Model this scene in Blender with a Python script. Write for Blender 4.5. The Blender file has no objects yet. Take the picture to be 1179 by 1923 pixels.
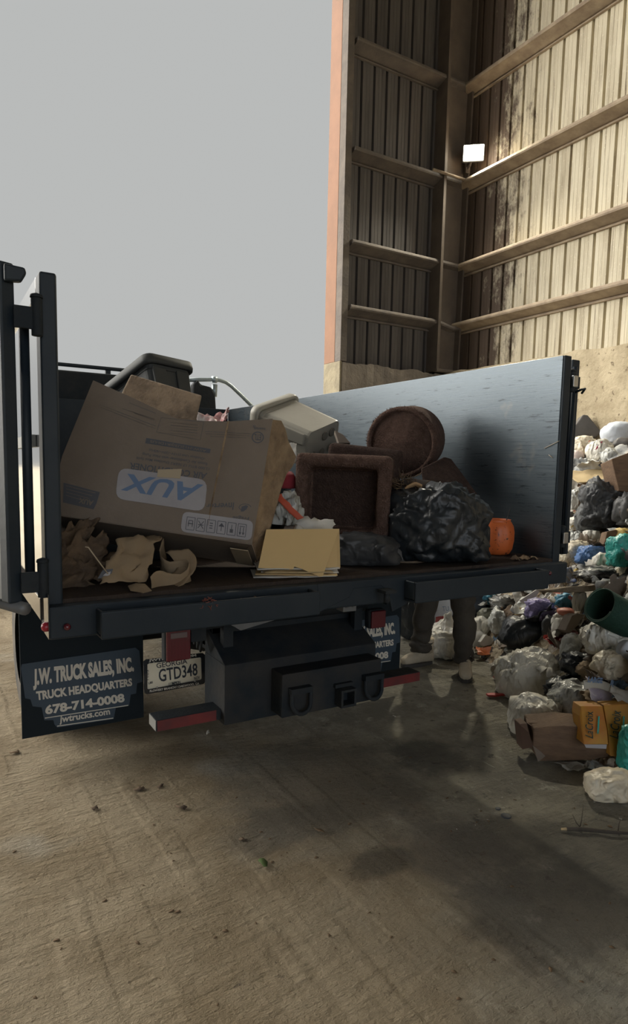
import bpy, bmesh, math, random
from mathutils import Vector, Matrix, noise

sc = bpy.context.scene
COL = sc.collection
V = Vector

# ------------------------------------------------------------------ camera
FPX, YAW, PITCH, ROLL, EYE = 1209.38, 0.5381, 0.1062, 0.0213, 1.5
CO = V((0, 0, EYE))
CF = V((math.sin(YAW) * math.cos(PITCH), math.cos(YAW) * math.cos(PITCH), -math.sin(PITCH)))
_r = V((math.cos(YAW), -math.sin(YAW), 0)); _u = _r.cross(CF)
CR = _r * math.cos(ROLL) + _u * math.sin(ROLL)
CU = -_r * math.sin(ROLL) + _u * math.cos(ROLL)
cam = bpy.data.cameras.new('camera')
cam.sensor_width = 36.0
cam.lens = FPX / 1923 * 36.0
cam.shift_y = 43.0 / 1923
cam.clip_start = 0.05; cam.clip_end = 500
camo = bpy.data.objects.new('camera', cam); COL.objects.link(camo)
camo.matrix_world = Matrix(((CR.x, CU.x, -CF.x, CO.x), (CR.y, CU.y, -CF.y, CO.y), (CR.z, CU.z, -CF.z, CO.z), (0, 0, 0, 1)))
sc.camera = camo

# ------------------------------------------------------------------ light and exposure
sc.view_settings.view_transform = 'Standard'
sc.view_settings.look = 'None'
sc.view_settings.exposure = 0.0
sc.view_settings.gamma = 1.0
sc.view_settings.use_curve_mapping = False
try:
    sc.cycles.use_denoising = True
    sc.cycles.max_bounces = 8
    sc.cycles.sample_clamp_indirect = 6.0
except Exception:
    pass

SKY = (0.485, 0.495, 0.49)          # hazy white sky seen through the doorway
GLOW = (1.0, 0.96, 0.88)            # sky glow added out of view to the left, lights the right wall
GLOW_POWER = 9.0
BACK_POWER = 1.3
GLOW_AZ, GLOW_EL = math.radians(-72), math.radians(30)
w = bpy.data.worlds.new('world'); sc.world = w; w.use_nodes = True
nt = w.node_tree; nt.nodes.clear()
tc = nt.nodes.new('ShaderNodeTexCoord')
dot = nt.nodes.new('ShaderNodeVectorMath'); dot.operation = 'DOT_PRODUCT'
dot.inputs[1].default_value = (math.sin(GLOW_AZ) * math.cos(GLOW_EL), math.cos(GLOW_AZ) * math.cos(GLOW_EL), math.sin(GLOW_EL))
mr = nt.nodes.new('ShaderNodeMapRange'); mr.interpolation_type = 'SMOOTHSTEP'
mr.inputs['From Min'].default_value = 0.42; mr.inputs['From Max'].default_value = 0.95
mr.inputs['To Min'].default_value = 0; mr.inputs['To Max'].default_value = GLOW_POWER
sca = nt.nodes.new('ShaderNodeVectorMath'); sca.operation = 'SCALE'; sca.inputs[0].default_value = GLOW
add = nt.nodes.new('ShaderNodeVectorMath'); add.operation = 'ADD'; add.inputs[1].default_value = SKY
bg = nt.nodes.new('ShaderNodeBackground'); out = nt.nodes.new('ShaderNodeOutputWorld')
mr2 = nt.nodes.new('ShaderNodeMapRange'); mr2.interpolation_type = 'SMOOTHSTEP'      # sky fill added behind the camera, lights whatever faces it
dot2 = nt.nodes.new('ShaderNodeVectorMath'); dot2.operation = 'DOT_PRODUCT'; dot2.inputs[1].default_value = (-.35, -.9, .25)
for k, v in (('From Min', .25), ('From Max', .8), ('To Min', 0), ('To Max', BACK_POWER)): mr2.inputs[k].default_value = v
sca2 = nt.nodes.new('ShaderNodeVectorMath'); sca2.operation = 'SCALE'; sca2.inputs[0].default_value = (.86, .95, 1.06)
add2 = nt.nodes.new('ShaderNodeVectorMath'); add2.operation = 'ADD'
L = nt.links.new
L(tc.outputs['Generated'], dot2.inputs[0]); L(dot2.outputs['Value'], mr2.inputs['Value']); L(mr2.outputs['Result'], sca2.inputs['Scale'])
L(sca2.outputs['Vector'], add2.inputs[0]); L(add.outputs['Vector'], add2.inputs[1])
L(tc.outputs['Generated'], dot.inputs[0]); L(dot.outputs['Value'], mr.inputs['Value'])
L(mr.outputs['Result'], sca.inputs['Scale']); L(sca.outputs['Vector'], add.inputs[0])
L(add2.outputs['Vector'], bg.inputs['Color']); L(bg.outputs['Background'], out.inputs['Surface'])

# ------------------------------------------------------------------ helpers
def ray(px, py):
    return CF + CR * ((px - 589.5) / FPX) - CU * ((py - 1004.5) / FPX)

def at(px, py, axis, val):
    """the point of the plane axis=val that the photo shows at (px, py)"""
    d = ray(px, py); i = 'XYZ'.index(axis)
    return CO + d * ((val - CO[i]) / d[i])

def deep(px, py, depth):
    return CO + ray(px, py) * depth

def onplane(px, py, p0, n):
    d = ray(px, py)
    return CO + d * ((p0 - CO).dot(n) / d.dot(n))

def depth_of(p):
    return (p - CO).dot(CF)

WL = {}
def wloc(o):
    return WL.get(o.name, V((0, 0, 0)))

class MB:
    """collects shapes into one mesh"""
    def __init__(self):
        self.v = []; self.f = []; self.m = []; self.s = []
    def add(self, vs, fs, mi=0, smooth=False):
        b = len(self.v); self.v += [V(p) for p in vs]
        for q in fs:
            self.f.append([b + i for i in q]); self.m.append(mi); self.s.append(smooth)
        return self
    def box(self, x0, x1, y0, y1, z0, z1, mi=0):
        vs = [(x, y, z) for x in (x0, x1) for y in (y0, y1) for z in (z0, z1)]
        return self.add(vs, [(0, 1, 3, 2), (4, 6, 7, 5), (0, 4, 5, 1), (2, 3, 7, 6), (0, 2, 6, 4), (1, 5, 7, 3)], mi)
    def obox(self, c, ax, ay, az, mi=0):
        """oriented box: centre and three half-axes"""
        c, ax, ay, az = V(c), V(ax), V(ay), V(az)
        vs = [c + ax * i + ay * j + az * k for i in (-1, 1) for j in (-1, 1) for k in (-1, 1)]
        return self.add(vs, [(0, 1, 3, 2), (4, 6, 7, 5), (0, 4, 5, 1), (2, 3, 7, 6), (0, 2, 6, 4), (1, 5, 7, 3)], mi)
    def prism(self, pts, vec, mi=0, side=None):
        n = len(pts); vec = V(vec); pts = [V(p) for p in pts]
        vs = pts + [p + vec for p in pts]
        self.add(vs, [tuple(range(n))[::-1], tuple(range(n, 2 * n))], mi)
        b = len(self.v) - 2 * n
        for i in range(n):
            j = (i + 1) % n
            self.f.append([b + i, b + j, b + n + j, b + n + i]); self.m.append(mi if side is None else side); self.s.append(False)
        return self
    def lathe(self, p0, axis, prof, n=24, mi=0, smooth=True, caps=True):
        """prof: (distance along axis, radius)"""
        a = V(axis).normalized(); t = V((0, 0, 1)) if abs(a.z) < .9 else V((1, 0, 0))
        u = a.cross(t).normalized(); w_ = a.cross(u); p0 = V(p0)
        vs = []; fs = []
        for d, r in prof:
            for k in range(n):
                an = 2 * math.pi * k / n
                vs.append(p0 + a * d + (u * math.cos(an) + w_ * math.sin(an)) * r)
        for i in range(len(prof) - 1):
            for k in range(n):
                k2 = (k + 1) % n
                fs.append((i * n + k, i * n + k2, (i + 1) * n + k2, (i + 1) * n + k))
        self.add(vs, fs, mi, smooth)
        if caps:
            b = len(self.v) - len(vs)
            if prof[0][1] > 1e-5: self.f.append([b + k for k in range(n)][::-1]); self.m.append(mi); self.s.append(False)
            if prof[-1][1] > 1e-5: self.f.append([b + (len(prof) - 1) * n + k for k in range(n)]); self.m.append(mi); self.s.append(False)
        return self
    def cyl(self, p0, p1, r, n=16, mi=0, r1=None):
        p0, p1 = V(p0), V(p1); d = p1 - p0
        return self.lathe(p0, d, [(0, r), (d.length, r if r1 is None else r1)], n, mi)
    def tube(self, pts, r, n=8, mi=0):
        pts = [V(p) for p in pts]; vs = []; fs = []
        rr = r if isinstance(r, (list, tuple)) else [r] * len(pts)
        prev = None
        for i, p in enumerate(pts):
            d = (pts[min(i + 1, len(pts) - 1)] - pts[max(i - 1, 0)]).normalized()
            if prev is None:
                t = V((0, 0, 1)) if abs(d.z) < .9 else V((1, 0, 0)); u = d.cross(t).normalized()
            else:
                u = (prev - d * prev.dot(d)).normalized()
            prev = u; w_ = d.cross(u)
            for k in range(n):
                an = 2 * math.pi * k / n
                vs.append(p + (u * math.cos(an) + w_ * math.sin(an)) * rr[i])
        for i in range(len(pts) - 1):
            for k in range(n):
                k2 = (k + 1) % n
                fs.append((i * n + k, i * n + k2, (i + 1) * n + k2, (i + 1) * n + k))
        fs.append(tuple(range(n))[::-1]); fs.append(tuple(range((len(pts) - 1) * n, len(pts) * n)))
        return self.add(vs, fs, mi, True)
    def grid(self, fn, nu, nv, mi=0, smooth=True):
        vs = [fn(i / nu, j / nv) for i in range(nu + 1) for j in range(nv + 1)]
        fs = [(i * (nv + 1) + j, (i + 1) * (nv + 1) + j, (i + 1) * (nv + 1) + j + 1, i * (nv + 1) + j + 1) for i in range(nu) for j in range(nv)]
        return self.add(vs, fs, mi, smooth)
    def text(self, body, bl, br, tl, tr=None, mi=0, bold=0.0, lift=0.0015, shear=0.0):
        """lettering filling the quad bl, br, tr, tl (its own reading direction)"""
        vs, fs = text_mesh(body, bold, shear)
        bl, br, tl = V(bl), V(br), V(tl); tr = V(tr) if tr is not None else br + tl - bl
        n = (br - bl).cross(tl - bl).normalized()
        if n.dot(CO - bl) < 0: n = -n
        pts = []
        for x, y in vs:
            pts.append(bl * (1 - x) * (1 - y) + br * x * (1 - y) + tr * x * y + tl * (1 - x) * y + n * lift)
        return self.add(pts, fs, mi)
    def build(self, name, mats, parent=None, loc=None, bevel=0, solid=0, sub=0, smooth=None, seg=2):
        me = bpy.data.meshes.new(name)
        base = wloc(parent) if parent else V(loc) if loc is not None else None
        if base is None:
            xs = [p.x for p in self.v]; ys = [p.y for p in self.v]; zs = [p.z for p in self.v]
            base = V(((min(xs) + max(xs)) / 2, (min(ys) + max(ys)) / 2, min(zs)))
        me.from_pydata([tuple(p - base) for p in self.v], [], self.f)
        if not isinstance(mats, (list, tuple)): mats = [mats]
        for m_ in mats: me.materials.append(m_)
        me.polygons.foreach_set('material_index', self.m)
        me.polygons.foreach_set('use_smooth', self.s if smooth is None else [smooth] * len(self.f))
        bm = bmesh.new(); bm.from_mesh(me); bmesh.ops.recalc_face_normals(bm, faces=bm.faces); bm.to_mesh(me); bm.free()
        me.update()
        o = bpy.data.objects.new(name, me); COL.objects.link(o)
        if parent:
            o.parent = parent; WL[o.name] = base
        else:
            o.location = base; WL[o.name] = base
        if solid:
            s = o.modifiers.new('solid', 'SOLIDIFY'); s.thickness = solid; s.offset = 0
        if bevel:
            b = o.modifiers.new('bevel', 'BEVEL'); b.width = bevel; b.segments = seg; b.limit_method = 'ANGLE'; b.angle_limit = math.radians(40)
        if sub:
            b = o.modifiers.new('sub', 'SUBSURF'); b.levels = sub; b.render_levels = sub
        return o

_TX = {}
def text_mesh(body, bold, shear):
    k = (body, bold, shear)
    if k not in _TX:
        c = bpy.data.curves.new('t', 'FONT'); c.body = body; c.offset = bold; c.resolution_u = 3; c.shear = shear; c.fill_mode = 'FRONT'
        o = bpy.data.objects.new('t', c); COL.objects.link(o)
        dg = bpy.context.evaluated_depsgraph_get(); dg.update()
        me = bpy.data.meshes.new_from_object(o.evaluated_get(dg))
        vs = [(p.co.x, p.co.y) for p in me.vertices]; fs = [tuple(p.vertices) for p in me.polygons]
        x0 = min(p[0] for p in vs); x1 = max(p[0] for p in vs); y0 = min(p[1] for p in vs); y1 = max(p[1] for p in vs)
        vs = [((x - x0) / max(x1 - x0, 1e-6), (y - y0) / max(y1 - y0, 1e-6)) for x, y in vs]
        bpy.data.objects.remove(o); bpy.data.curves.remove(c); bpy.data.meshes.remove(me)
        _TX[k] = (vs, fs)
    return _TX[k]

def thing(name, label, cat, loc=(0, 0, 0), group=None):
    o = bpy.data.objects.new(name, None); COL.objects.link(o); o.empty_display_size = .1
    o.location = loc; WL[o.name] = V(loc)
    return tag(o, label, cat, group)

def tag(o, label, cat, group=None):
    o['label'] = label; o['category'] = cat
    if group: o['group'] = group
    return o

def struct(o):
    o['kind'] = 'structure'; return o

# ------------------------------------------------------------------ materials
def mat(name, col, rough=.6, metal=0, col2=None, vs=6, vc=.5, bump=0, bs=40, bd=4, stretch=(1, 1, 1), spec=.5, coat=0, speck=None, speck_s=60, speck_t=.62,
        emit=None, alpha=1, sss=0, trans=0, rvar=0, crink=None):
    m = bpy.data.materials.new(name); m.use_nodes = True
    n = m.node_tree.nodes; l = m.node_tree.links.new
    p = n['Principled BSDF']
    def c4(c): return (c[0], c[1], c[2], 1)
    p.inputs['Base Color'].default_value = c4(col)
    p.inputs['Roughness'].default_value = rough; p.inputs['Metallic'].default_value = metal
    p.inputs['Specular IOR Level'].default_value = spec; p.inputs['Coat Weight'].default_value = coat
    if coat: p.inputs['Coat Roughness'].default_value = .12
    p.inputs['Alpha'].default_value = alpha
    if trans: p.inputs['Transmission Weight'].default_value = trans
    if sss:
        p.inputs['Subsurface Weight'].default_value = sss; p.inputs['Subsurface Radius'].default_value = (.03, .03, .03)
    if emit:
        p.inputs['Emission Color'].default_value = c4(emit[0]); p.inputs['Emission Strength'].default_value = emit[1]
    t = n.new('ShaderNodeTexCoord'); mp = n.new('ShaderNodeMapping'); mp.inputs['Scale'].default_value = stretch
    l(t.outputs['Object'], mp.inputs['Vector'])
    src = None
    if col2 is not None:
        nz = n.new('ShaderNodeTexNoise'); nz.inputs['Scale'].default_value = vs; nz.inputs['Detail'].default_value = 6; nz.inputs['Roughness'].default_value = .6
        l(mp.outputs['Vector'], nz.inputs['Vector'])
        r = n.new('ShaderNodeMapRange'); r.inputs['From Min'].default_value = vc - .14; r.inputs['From Max'].default_value = vc + .14
        l(nz.outputs['Fac'], r.inputs['Value'])
        mx = n.new('ShaderNodeMix'); mx.data_type = 'RGBA'; mx.inputs['A'].default_value = c4(col); mx.inputs['B'].default_value = c4(col2)
        l(r.outputs['Result'], mx.inputs['Factor']); src = mx.outputs['Result']
        if rvar:
            rr = n.new('ShaderNodeMapRange'); rr.inputs['To Min'].default_value = rough; rr.inputs['To Max'].default_value = rough + rvar
            l(nz.outputs['Fac'], rr.inputs['Value']); l(rr.outputs['Result'], p.inputs['Roughness'])
    if speck is not None:
        nz = n.new('ShaderNodeTexNoise'); nz.inputs['Scale'].default_value = speck_s; nz.inputs['Detail'].default_value = 5; nz.inputs['Roughness'].default_value = .7
        l(mp.outputs['Vector'], nz.inputs['Vector'])
        r = n.new('ShaderNodeMapRange'); r.inputs['From Min'].default_value = speck_t; r.inputs['From Max'].default_value = speck_t + .05
        l(nz.outputs['Fac'], r.inputs['Value'])
        mx = n.new('ShaderNodeMix'); mx.data_type = 'RGBA'; mx.inputs['B'].default_value = c4(speck)
        if src is not None: l(src, mx.inputs['A'])
        else: mx.inputs['A'].default_value = c4(col)
        l(r.outputs['Result'], mx.inputs['Factor']); src = mx.outputs['Result']
    if src is not None: l(src, p.inputs['Base Color'])
    if crink:       # crumpled film: sharp random ridges, two sizes
        prev = None
        for k_, st_ in ((1, 1.0), (2.7, .6)):
            wz = n.new('ShaderNodeTexNoise'); wz.inputs['Scale'].default_value = crink[0] * .5 * k_; l(mp.outputs['Vector'], wz.inputs['Vector'])
            wm = n.new('ShaderNodeMix'); wm.data_type = 'VECTOR'; wm.inputs['Factor'].default_value = .22 / k_; l(mp.outputs['Vector'], wm.inputs[4]); l(wz.outputs['Color'], wm.inputs[5])
            nz = n.new('ShaderNodeTexNoise'); nz.noise_type = 'RIDGED_MULTIFRACTAL'; nz.inputs['Scale'].default_value = crink[0] * k_; nz.inputs['Detail'].default_value = 3; nz.inputs['Roughness'].default_value = .55
            l(wm.outputs[1], nz.inputs['Vector'])
            b = n.new('ShaderNodeBump'); b.inputs['Strength'].default_value = crink[1] * st_; b.inputs['Distance'].default_value = crink[2] / k_
            l(nz.outputs['Fac'], b.inputs['Height'])
            if prev is not None: l(prev, b.inputs['Normal'])
            prev = b.outputs['Normal']
        l(prev, p.inputs['Normal'])
    if bump:
        nz = n.new('ShaderNodeTexNoise'); nz.inputs['Scale'].default_value = bs; nz.inputs['Detail'].default_value = bd; nz.inputs['Roughness'].default_value = .6
        l(mp.outputs['Vector'], nz.inputs['Vector'])
        b = n.new('ShaderNodeBump'); b.inputs['Strength'].default_value = bump; b.inputs['Distance'].default_value = .02
        l(nz.outputs['Fac'], b.inputs['Height']); l(b.outputs['Normal'], p.inputs['Normal'])
    return m

# ------------------------------------------------------------------ the setting
XW, YW = 7.0, 7.62          # inner faces of the sheeting
XC, YC = 6.68, 7.45         # inner faces of the concrete push walls
ZC = 2.95
XJ = 4.83                   # doorway jamb

def floor_material():
    m = bpy.data.materials.new('floor_dirt'); m.use_nodes = True
    n = m.node_tree.nodes; l = m.node_tree.links.new; p = n['Principled BSDF']
    t = n.new('ShaderNodeTexCoord')
    def noise_(scale, detail=6, rough=.6, st=(1, 1, 1), rot=0):
        mp = n.new('ShaderNodeMapping'); mp.inputs['Scale'].default_value = st; mp.inputs['Rotation'].default_value = (0, 0, rot)
        l(t.outputs['Object'], mp.inputs['Vector'])
        a = n.new('ShaderNodeTexNoise'); a.inputs['Scale'].default_value = scale; a.inputs['Detail'].default_value = detail; a.inputs['Roughness'].default_value = rough
        l(mp.outputs['Vector'], a.inputs['Vector']); return a.outputs['Fac']
    def rng(s, a, b, c=0, d=1):
        r = n.new('ShaderNodeMapRange'); r.interpolation_type = 'SMOOTHSTEP'
        for k, v in (('From Min', a), ('From Max', b), ('To Min', c), ('To Max', d)): r.inputs[k].default_value = v
        l(s, r.inputs['Value']); return r.outputs['Result']
    def mix(a, b, f):
        x = n.new('ShaderNodeMix'); x.data_type = 'RGBA'
        for k, v in (('A', a), ('B', b)):
            if isinstance(v, tuple): x.inputs[k].default_value = v + (1,)
            else: l(v, x.inputs[k])
        if isinstance(f, float): x.inputs['Factor'].default_value = f
        else: l(f, x.inputs['Factor'])
        return x.outputs['Result']
    def math_(op, a, b):
        x = n.new('ShaderNodeMath'); x.operation = op
        for i, v in enumerate((a, b)):
            if isinstance(v, (int, float)): x.inputs[i].default_value = v
            else: l(v, x.inputs[i])
        return x.outputs['Value']
    sep = n.new('ShaderNodeSeparateXYZ'); l(t.outputs['Object'], sep.inputs['Vector'])
    tan_ = mix((.40, .325, .22), (.30, .235, .15), rng(noise_(2.3), .4, .62))
    tan_ = mix(tan_, (.42, .38, .31), rng(noise_(1.1, 3), .56, .7))
    grey = mix((.36, .335, .27), (.235, .22, .185), rng(noise_(3.1, 8, .7), .40, .6))
    grey = mix(grey, (.50, .47, .39), rng(noise_(5.5, 8, .75), .57, .68))
    grey = mix(grey, (.56, .53, .45), rng(noise_(3.5, 6, .7, (9, .7, 1), -.28), .645, .70))
    grey = mix(grey, (.13, .12, .105), rng(noise_(9, 8, .75, (1, 1, 1), .9), .58, .66))
    # worn bare concrete to the right of the wheel track, dried mud to the left
    edge = math_('ADD', sep.outputs['X'], math_('MULTIPLY', math_('SUBTRACT', noise_(1.4, 5), .5), 1.6))
    col = mix(tan_, grey, rng(edge, 1.0, 2.0))
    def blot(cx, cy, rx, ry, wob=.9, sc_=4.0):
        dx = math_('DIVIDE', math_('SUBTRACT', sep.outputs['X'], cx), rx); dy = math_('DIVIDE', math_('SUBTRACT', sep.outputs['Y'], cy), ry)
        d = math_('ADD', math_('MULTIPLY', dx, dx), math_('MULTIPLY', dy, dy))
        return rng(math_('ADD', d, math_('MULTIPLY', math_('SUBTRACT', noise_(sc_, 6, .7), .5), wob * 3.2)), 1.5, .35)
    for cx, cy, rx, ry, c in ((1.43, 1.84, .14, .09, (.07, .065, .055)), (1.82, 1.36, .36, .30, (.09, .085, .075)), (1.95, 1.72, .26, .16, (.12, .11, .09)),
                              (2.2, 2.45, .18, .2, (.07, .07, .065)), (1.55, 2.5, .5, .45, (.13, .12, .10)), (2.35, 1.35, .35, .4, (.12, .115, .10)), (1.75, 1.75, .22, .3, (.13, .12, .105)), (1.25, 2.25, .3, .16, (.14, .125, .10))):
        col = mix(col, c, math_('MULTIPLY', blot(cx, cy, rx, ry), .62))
    col = mix(col, (.46, .42, .35), rng(noise_(16, 8, .75, (1, 3, 1), .5), .66, .74))
    col = mix(col, (.12, .095, .07), rng(noise_(6, 8, .78, (1, 1.6, 1), .3), .60, .70))
    col = mix(col, (.09, .075, .06), rng(noise_(24, 8, .75), .64, .70))
    col = mix(col, (.55, .52, .45), rng(noise_(70, 3), .735, .76))
    l(col, p.inputs['Base Color'])
    # dried mud ridges laid down by tyres, plus grit
    ridge = noise_(7, 7, .62, (1, 3.2, 1), .35)
    track = rng(noise_(1.0, 2, .5, (7, .6, 1), .25), .5, .64)
    h = math_('ADD', math_('MULTIPLY', ridge, .9), math_('MULTIPLY', noise_(45, 6, .7), .38))
    h = math_('ADD', h, math_('MULTIPLY', track, .2))
    b = n.new('ShaderNodeBump'); b.inputs['Strength'].default_value = .9; b.inputs['Distance'].default_value = .075
    l(h, b.inputs['Height']); l(b.outputs['Normal'], p.inputs['Normal'])
    l(rng(noise_(2.2, 4), .3, .7, .75, .98), p.inputs['Roughness']); p.inputs['Specular IOR Level'].default_value = .18
    return m

def sheeting_material():
    """painted metal sheets: old whitish paint, brown grime running down in streaks"""
    m = bpy.data.materials.new('grimy_sheeting'); m.use_nodes = True
    n = m.node_tree.nodes; l = m.node_tree.links.new; p = n['Principled BSDF']
    t = n.new('ShaderNodeTexCoord')
    def noise_(scale, st, detail=6, rough=.65):
        mp = n.new('ShaderNodeMapping'); mp.inputs['Scale'].default_value = st; l(t.outputs['Object'], mp.inputs['Vector'])
        a = n.new('ShaderNodeTexNoise'); a.inputs['Scale'].default_value = scale; a.inputs['Detail'].default_value = detail; a.inputs['Roughness'].default_value = rough
        l(mp.outputs['Vector'], a.inputs['Vector']); return a.outputs['Fac']
    def rng(s, a, b):
        r = n.new('ShaderNodeMapRange'); r.inputs['From Min'].default_value = a; r.inputs['From Max'].default_value = b; l(s, r.inputs['Value']); return r.outputs['Result']
    def mix(a, b, f):
        x = n.new('ShaderNodeMix'); x.data_type = 'RGBA'
        for k, v in (('A', a), ('B', b)):
            if isinstance(v, tuple): x.inputs[k].default_value = v + (1,)
            else: l(v, x.inputs[k])
        l(f, x.inputs['Factor']); return x.outputs['Result']
    c = mix((.66, .60, .46), (.52, .46, .34), rng(noise_(3, (2, 2, .3)), .42, .62))
    c = mix(c, (.22, .17, .115), rng(noise_(9, (4, 4, .12)), .57, .70))
    c = mix(c, (.72, .67, .54), rng(noise_(60, (1, 1, .5)), .60, .66))
    # last metre by the corner: ragged flaking brown, with the corner's shade put in
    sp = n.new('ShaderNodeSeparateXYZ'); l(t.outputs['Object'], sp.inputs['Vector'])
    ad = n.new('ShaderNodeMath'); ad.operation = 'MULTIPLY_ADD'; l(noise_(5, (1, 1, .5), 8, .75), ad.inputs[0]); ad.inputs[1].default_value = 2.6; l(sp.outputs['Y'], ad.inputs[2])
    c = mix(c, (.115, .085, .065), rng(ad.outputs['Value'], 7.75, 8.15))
    l(c, p.inputs['Base Color']); p.inputs['Roughness'].default_value = .75; p.inputs['Specular IOR Level'].default_value = .3
    return m

M_floor = floor_material()
M_sheet = sheeting_material()
M_sheet_shade = mat('shaded_grimy_sheeting', (.115, .105, .10), .8, col2=(.075, .068, .066), vs=4, stretch=(3, 3, .25), bump=.15, bs=20, speck=(.4, .38, .34), speck_s=9, speck_t=.74)  # darker, grimier copy of the sheeting; the back wall's shade is in the colour
M_girt = mat('dusty_girt_steel', (.40, .32, .23), .85, col2=(.26, .20, .145), vs=5, bump=.3, bs=30)
M_girt_dark = mat('dark_girt_steel', (.16, .135, .115), .85, col2=(.11, .095, .085), vs=5, bump=.3, bs=30)  # back wall girts carry their shade in this darker steel colour
M_conc = mat('rough_concrete', (.56, .47, .32), .9, col2=(.40, .325, .21), vs=5, bump=1, bs=16, bd=8, speck=(.22, .17, .11), speck_s=13, speck_t=.60)
M_conc_shade = mat('shaded_concrete', (.235, .205, .17), .9, col2=(.16, .14, .12), vs=3, bump=.5, bs=14, speck=(.4, .36, .28), speck_s=12, speck_t=.72)  # darker copy of the concrete with the back wall's shade painted in
M_orange = mat('orange_primer_steel', (.25, .118, .062), .7, col2=(.205, .098, .052), vs=3, bump=.1)
M_column = mat('brown_column_steel', (.155, .125, .10), .75, col2=(.11, .09, .075), vs=3, bump=.1)
M_ground = mat('pale_yard_ground', (.50, .44, .33), .95, col2=(.42, .36, .26), vs=.6, bump=.4, bs=6)
M_plain = mat('dim_metal_roof', (.16, .15, .14), .8, col2=(.12, .115, .11), vs=2)

struct(MB().box(-14, 7.3, -12, 8.1, -.25, 0).build('floor', M_floor, loc=(0, 0, 0)))
struct(MB().box(-120, 120, 8.1, 160, -.3, -.02).build('ground', M_ground, loc=(0, 0, 0)))

def sheet_wall(p0, du, length, out, z0, z1, pitch=.2065):
    """ribbed sheeting: flat pans, deep ribs pressed outward, two faint swages per pan"""
    prof = []; u = 0
    rib = [(0, 0), (.008, .05), (.034, .05), (.042, 0), (.090, 0), (.093, .003), (.097, .003), (.100, 0), (.143, 0), (.146, .003), (.150, .003), (.153, 0)]
    while u < length:
        prof += [(u + a, d) for a, d in rib]; u += pitch
    prof = [q for q in prof if q[0] <= length] + [(length, 0)]
    p0, du, out = V(p0), V(du), V(out)
    b = MB(); vs = []; fs = []
    for a, d in prof:
        q = p0 + du * a + out * d
        vs += [V((q.x, q.y, z0)), V((q.x, q.y, z1))]
    for i in range(len(prof) - 1): fs.append((2 * i, 2 * i + 2, 2 * i + 3, 2 * i + 1))
    return b.add(vs, fs)

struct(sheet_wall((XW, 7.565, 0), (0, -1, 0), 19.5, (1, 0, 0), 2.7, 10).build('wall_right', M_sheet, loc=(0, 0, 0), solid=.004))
struct(sheet_wall((XJ + .08, YW, 0), (1, 0, 0), XW - XJ - .1, (0, 1, 0), 2.7, 10).build('wall_back', M_sheet_shade, loc=(0, 0, 0), solid=.004))

def rough_block(x0, x1, y0, y1, z1, seed, nx, ny, amp_top=.025):
    """concrete wall with a worn, uneven top arris"""
    b = MB(); b.box(x0, x1, y0, y1, 0, z1)
    bm = bmesh.new(); vs = [bm.verts.new(p) for p in b.v]
    for q in b.f: bm.faces.new([vs[i] for i in q])
    es = [e for e in bm.edges if abs(e.verts[0].co.x - e.verts[1].co.x) > .01]
    bmesh.ops.subdivide_edges(bm, edges=es, cuts=nx, use_grid_fill=True)
    es = [e for e in bm.edges if abs(e.verts[0].co.y - e.verts[1].co.y) > .01]
    bmesh.ops.subdivide_edges(bm, edges=es, cuts=ny, use_grid_fill=True)
    r = MB()
    for v in bm.verts:
        c = v.co.copy()
        if c.z > z1 - .01:
            c.z += (noise.noise(V((c.x * 3 + seed, c.y * 3, 0))) * 1.2 + noise.noise(V((c.x * 11, c.y * 11, seed)))) * amp_top - amp_top
            c.x += noise.noise(V((c.x * 7, c.y * 7, seed + 4))) * .025; c.y += noise.noise(V((c.y * 7, c.x * 7, seed + 9))) * .02
        r.v.append(c)
    bm.verts.index_update()
    for q in bm.faces: r.f.append([v.index for v in q.verts]); r.m.append(0); r.s.append(False)
    bm.free(); return r

struct(rough_block(XC, 7.25, -12, YC, ZC, 3, 2, 120).build('wall_right_concrete', M_conc, loc=(0, 0, 0)))
struct(rough_block(XJ, 7.25, YC + .001, YC + .42, ZC - .02, 8, 40, 3).build('wall_back_concrete', M_conc_shade, loc=(0, 0, 0)))
struct(MB().box(XJ - .035, XJ - .002, YC + .0, YC + .42, 0, ZC - .03).build('trim_1', mat('pale_worn_concrete', (.28, .24, .16), .9, col2=(.20, .17, .115), vs=6, bump=.6, bs=14), loc=(0, 0, 0), bevel=.01))

# girts: a rounded dusty top lip, the web behind it, a thin lower lip
def girt(p0, p1, inward, z, m, sag=0):
    p0, p1, inn = V(p0), V(p1), V(inward); d = (p1 - p0); n_ = 14
    b = MB()
    def off(t): return V((0, 0, -sag * max(0, 1 - abs(t - .93) / .16))) if sag else V((0, 0, 0))
    pr = [(.205, -.004), (.195, .006), (.0, .010), (0, -.135), (.035, -.135), (.036, -.118), (.010, -.112), (.012, -.100), (.035, -.096), (.185, -.052), (.205, -.050), (.212, -.030)]
    vs = []; fs = []
    for i in range(n_ + 1):
        t = i / n_; q = p0 + d * t + off(t)
        for a, c in pr: vs.append(V((q.x, q.y, z)) + inn * a + V((0, 0, c + off(t).z)))
    k = len(pr)
    for i in range(n_):
        for j in range(k):
            j2 = (j + 1) % k; fs.append((i * k + j, i * k + j2, (i + 1) * k + j2, (i + 1) * k + j))
    fs += [tuple(range(k)), tuple(range(n_ * k, n_ * k + k))[::-1]]
    b.add(vs, fs); return b
gi = 2
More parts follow.
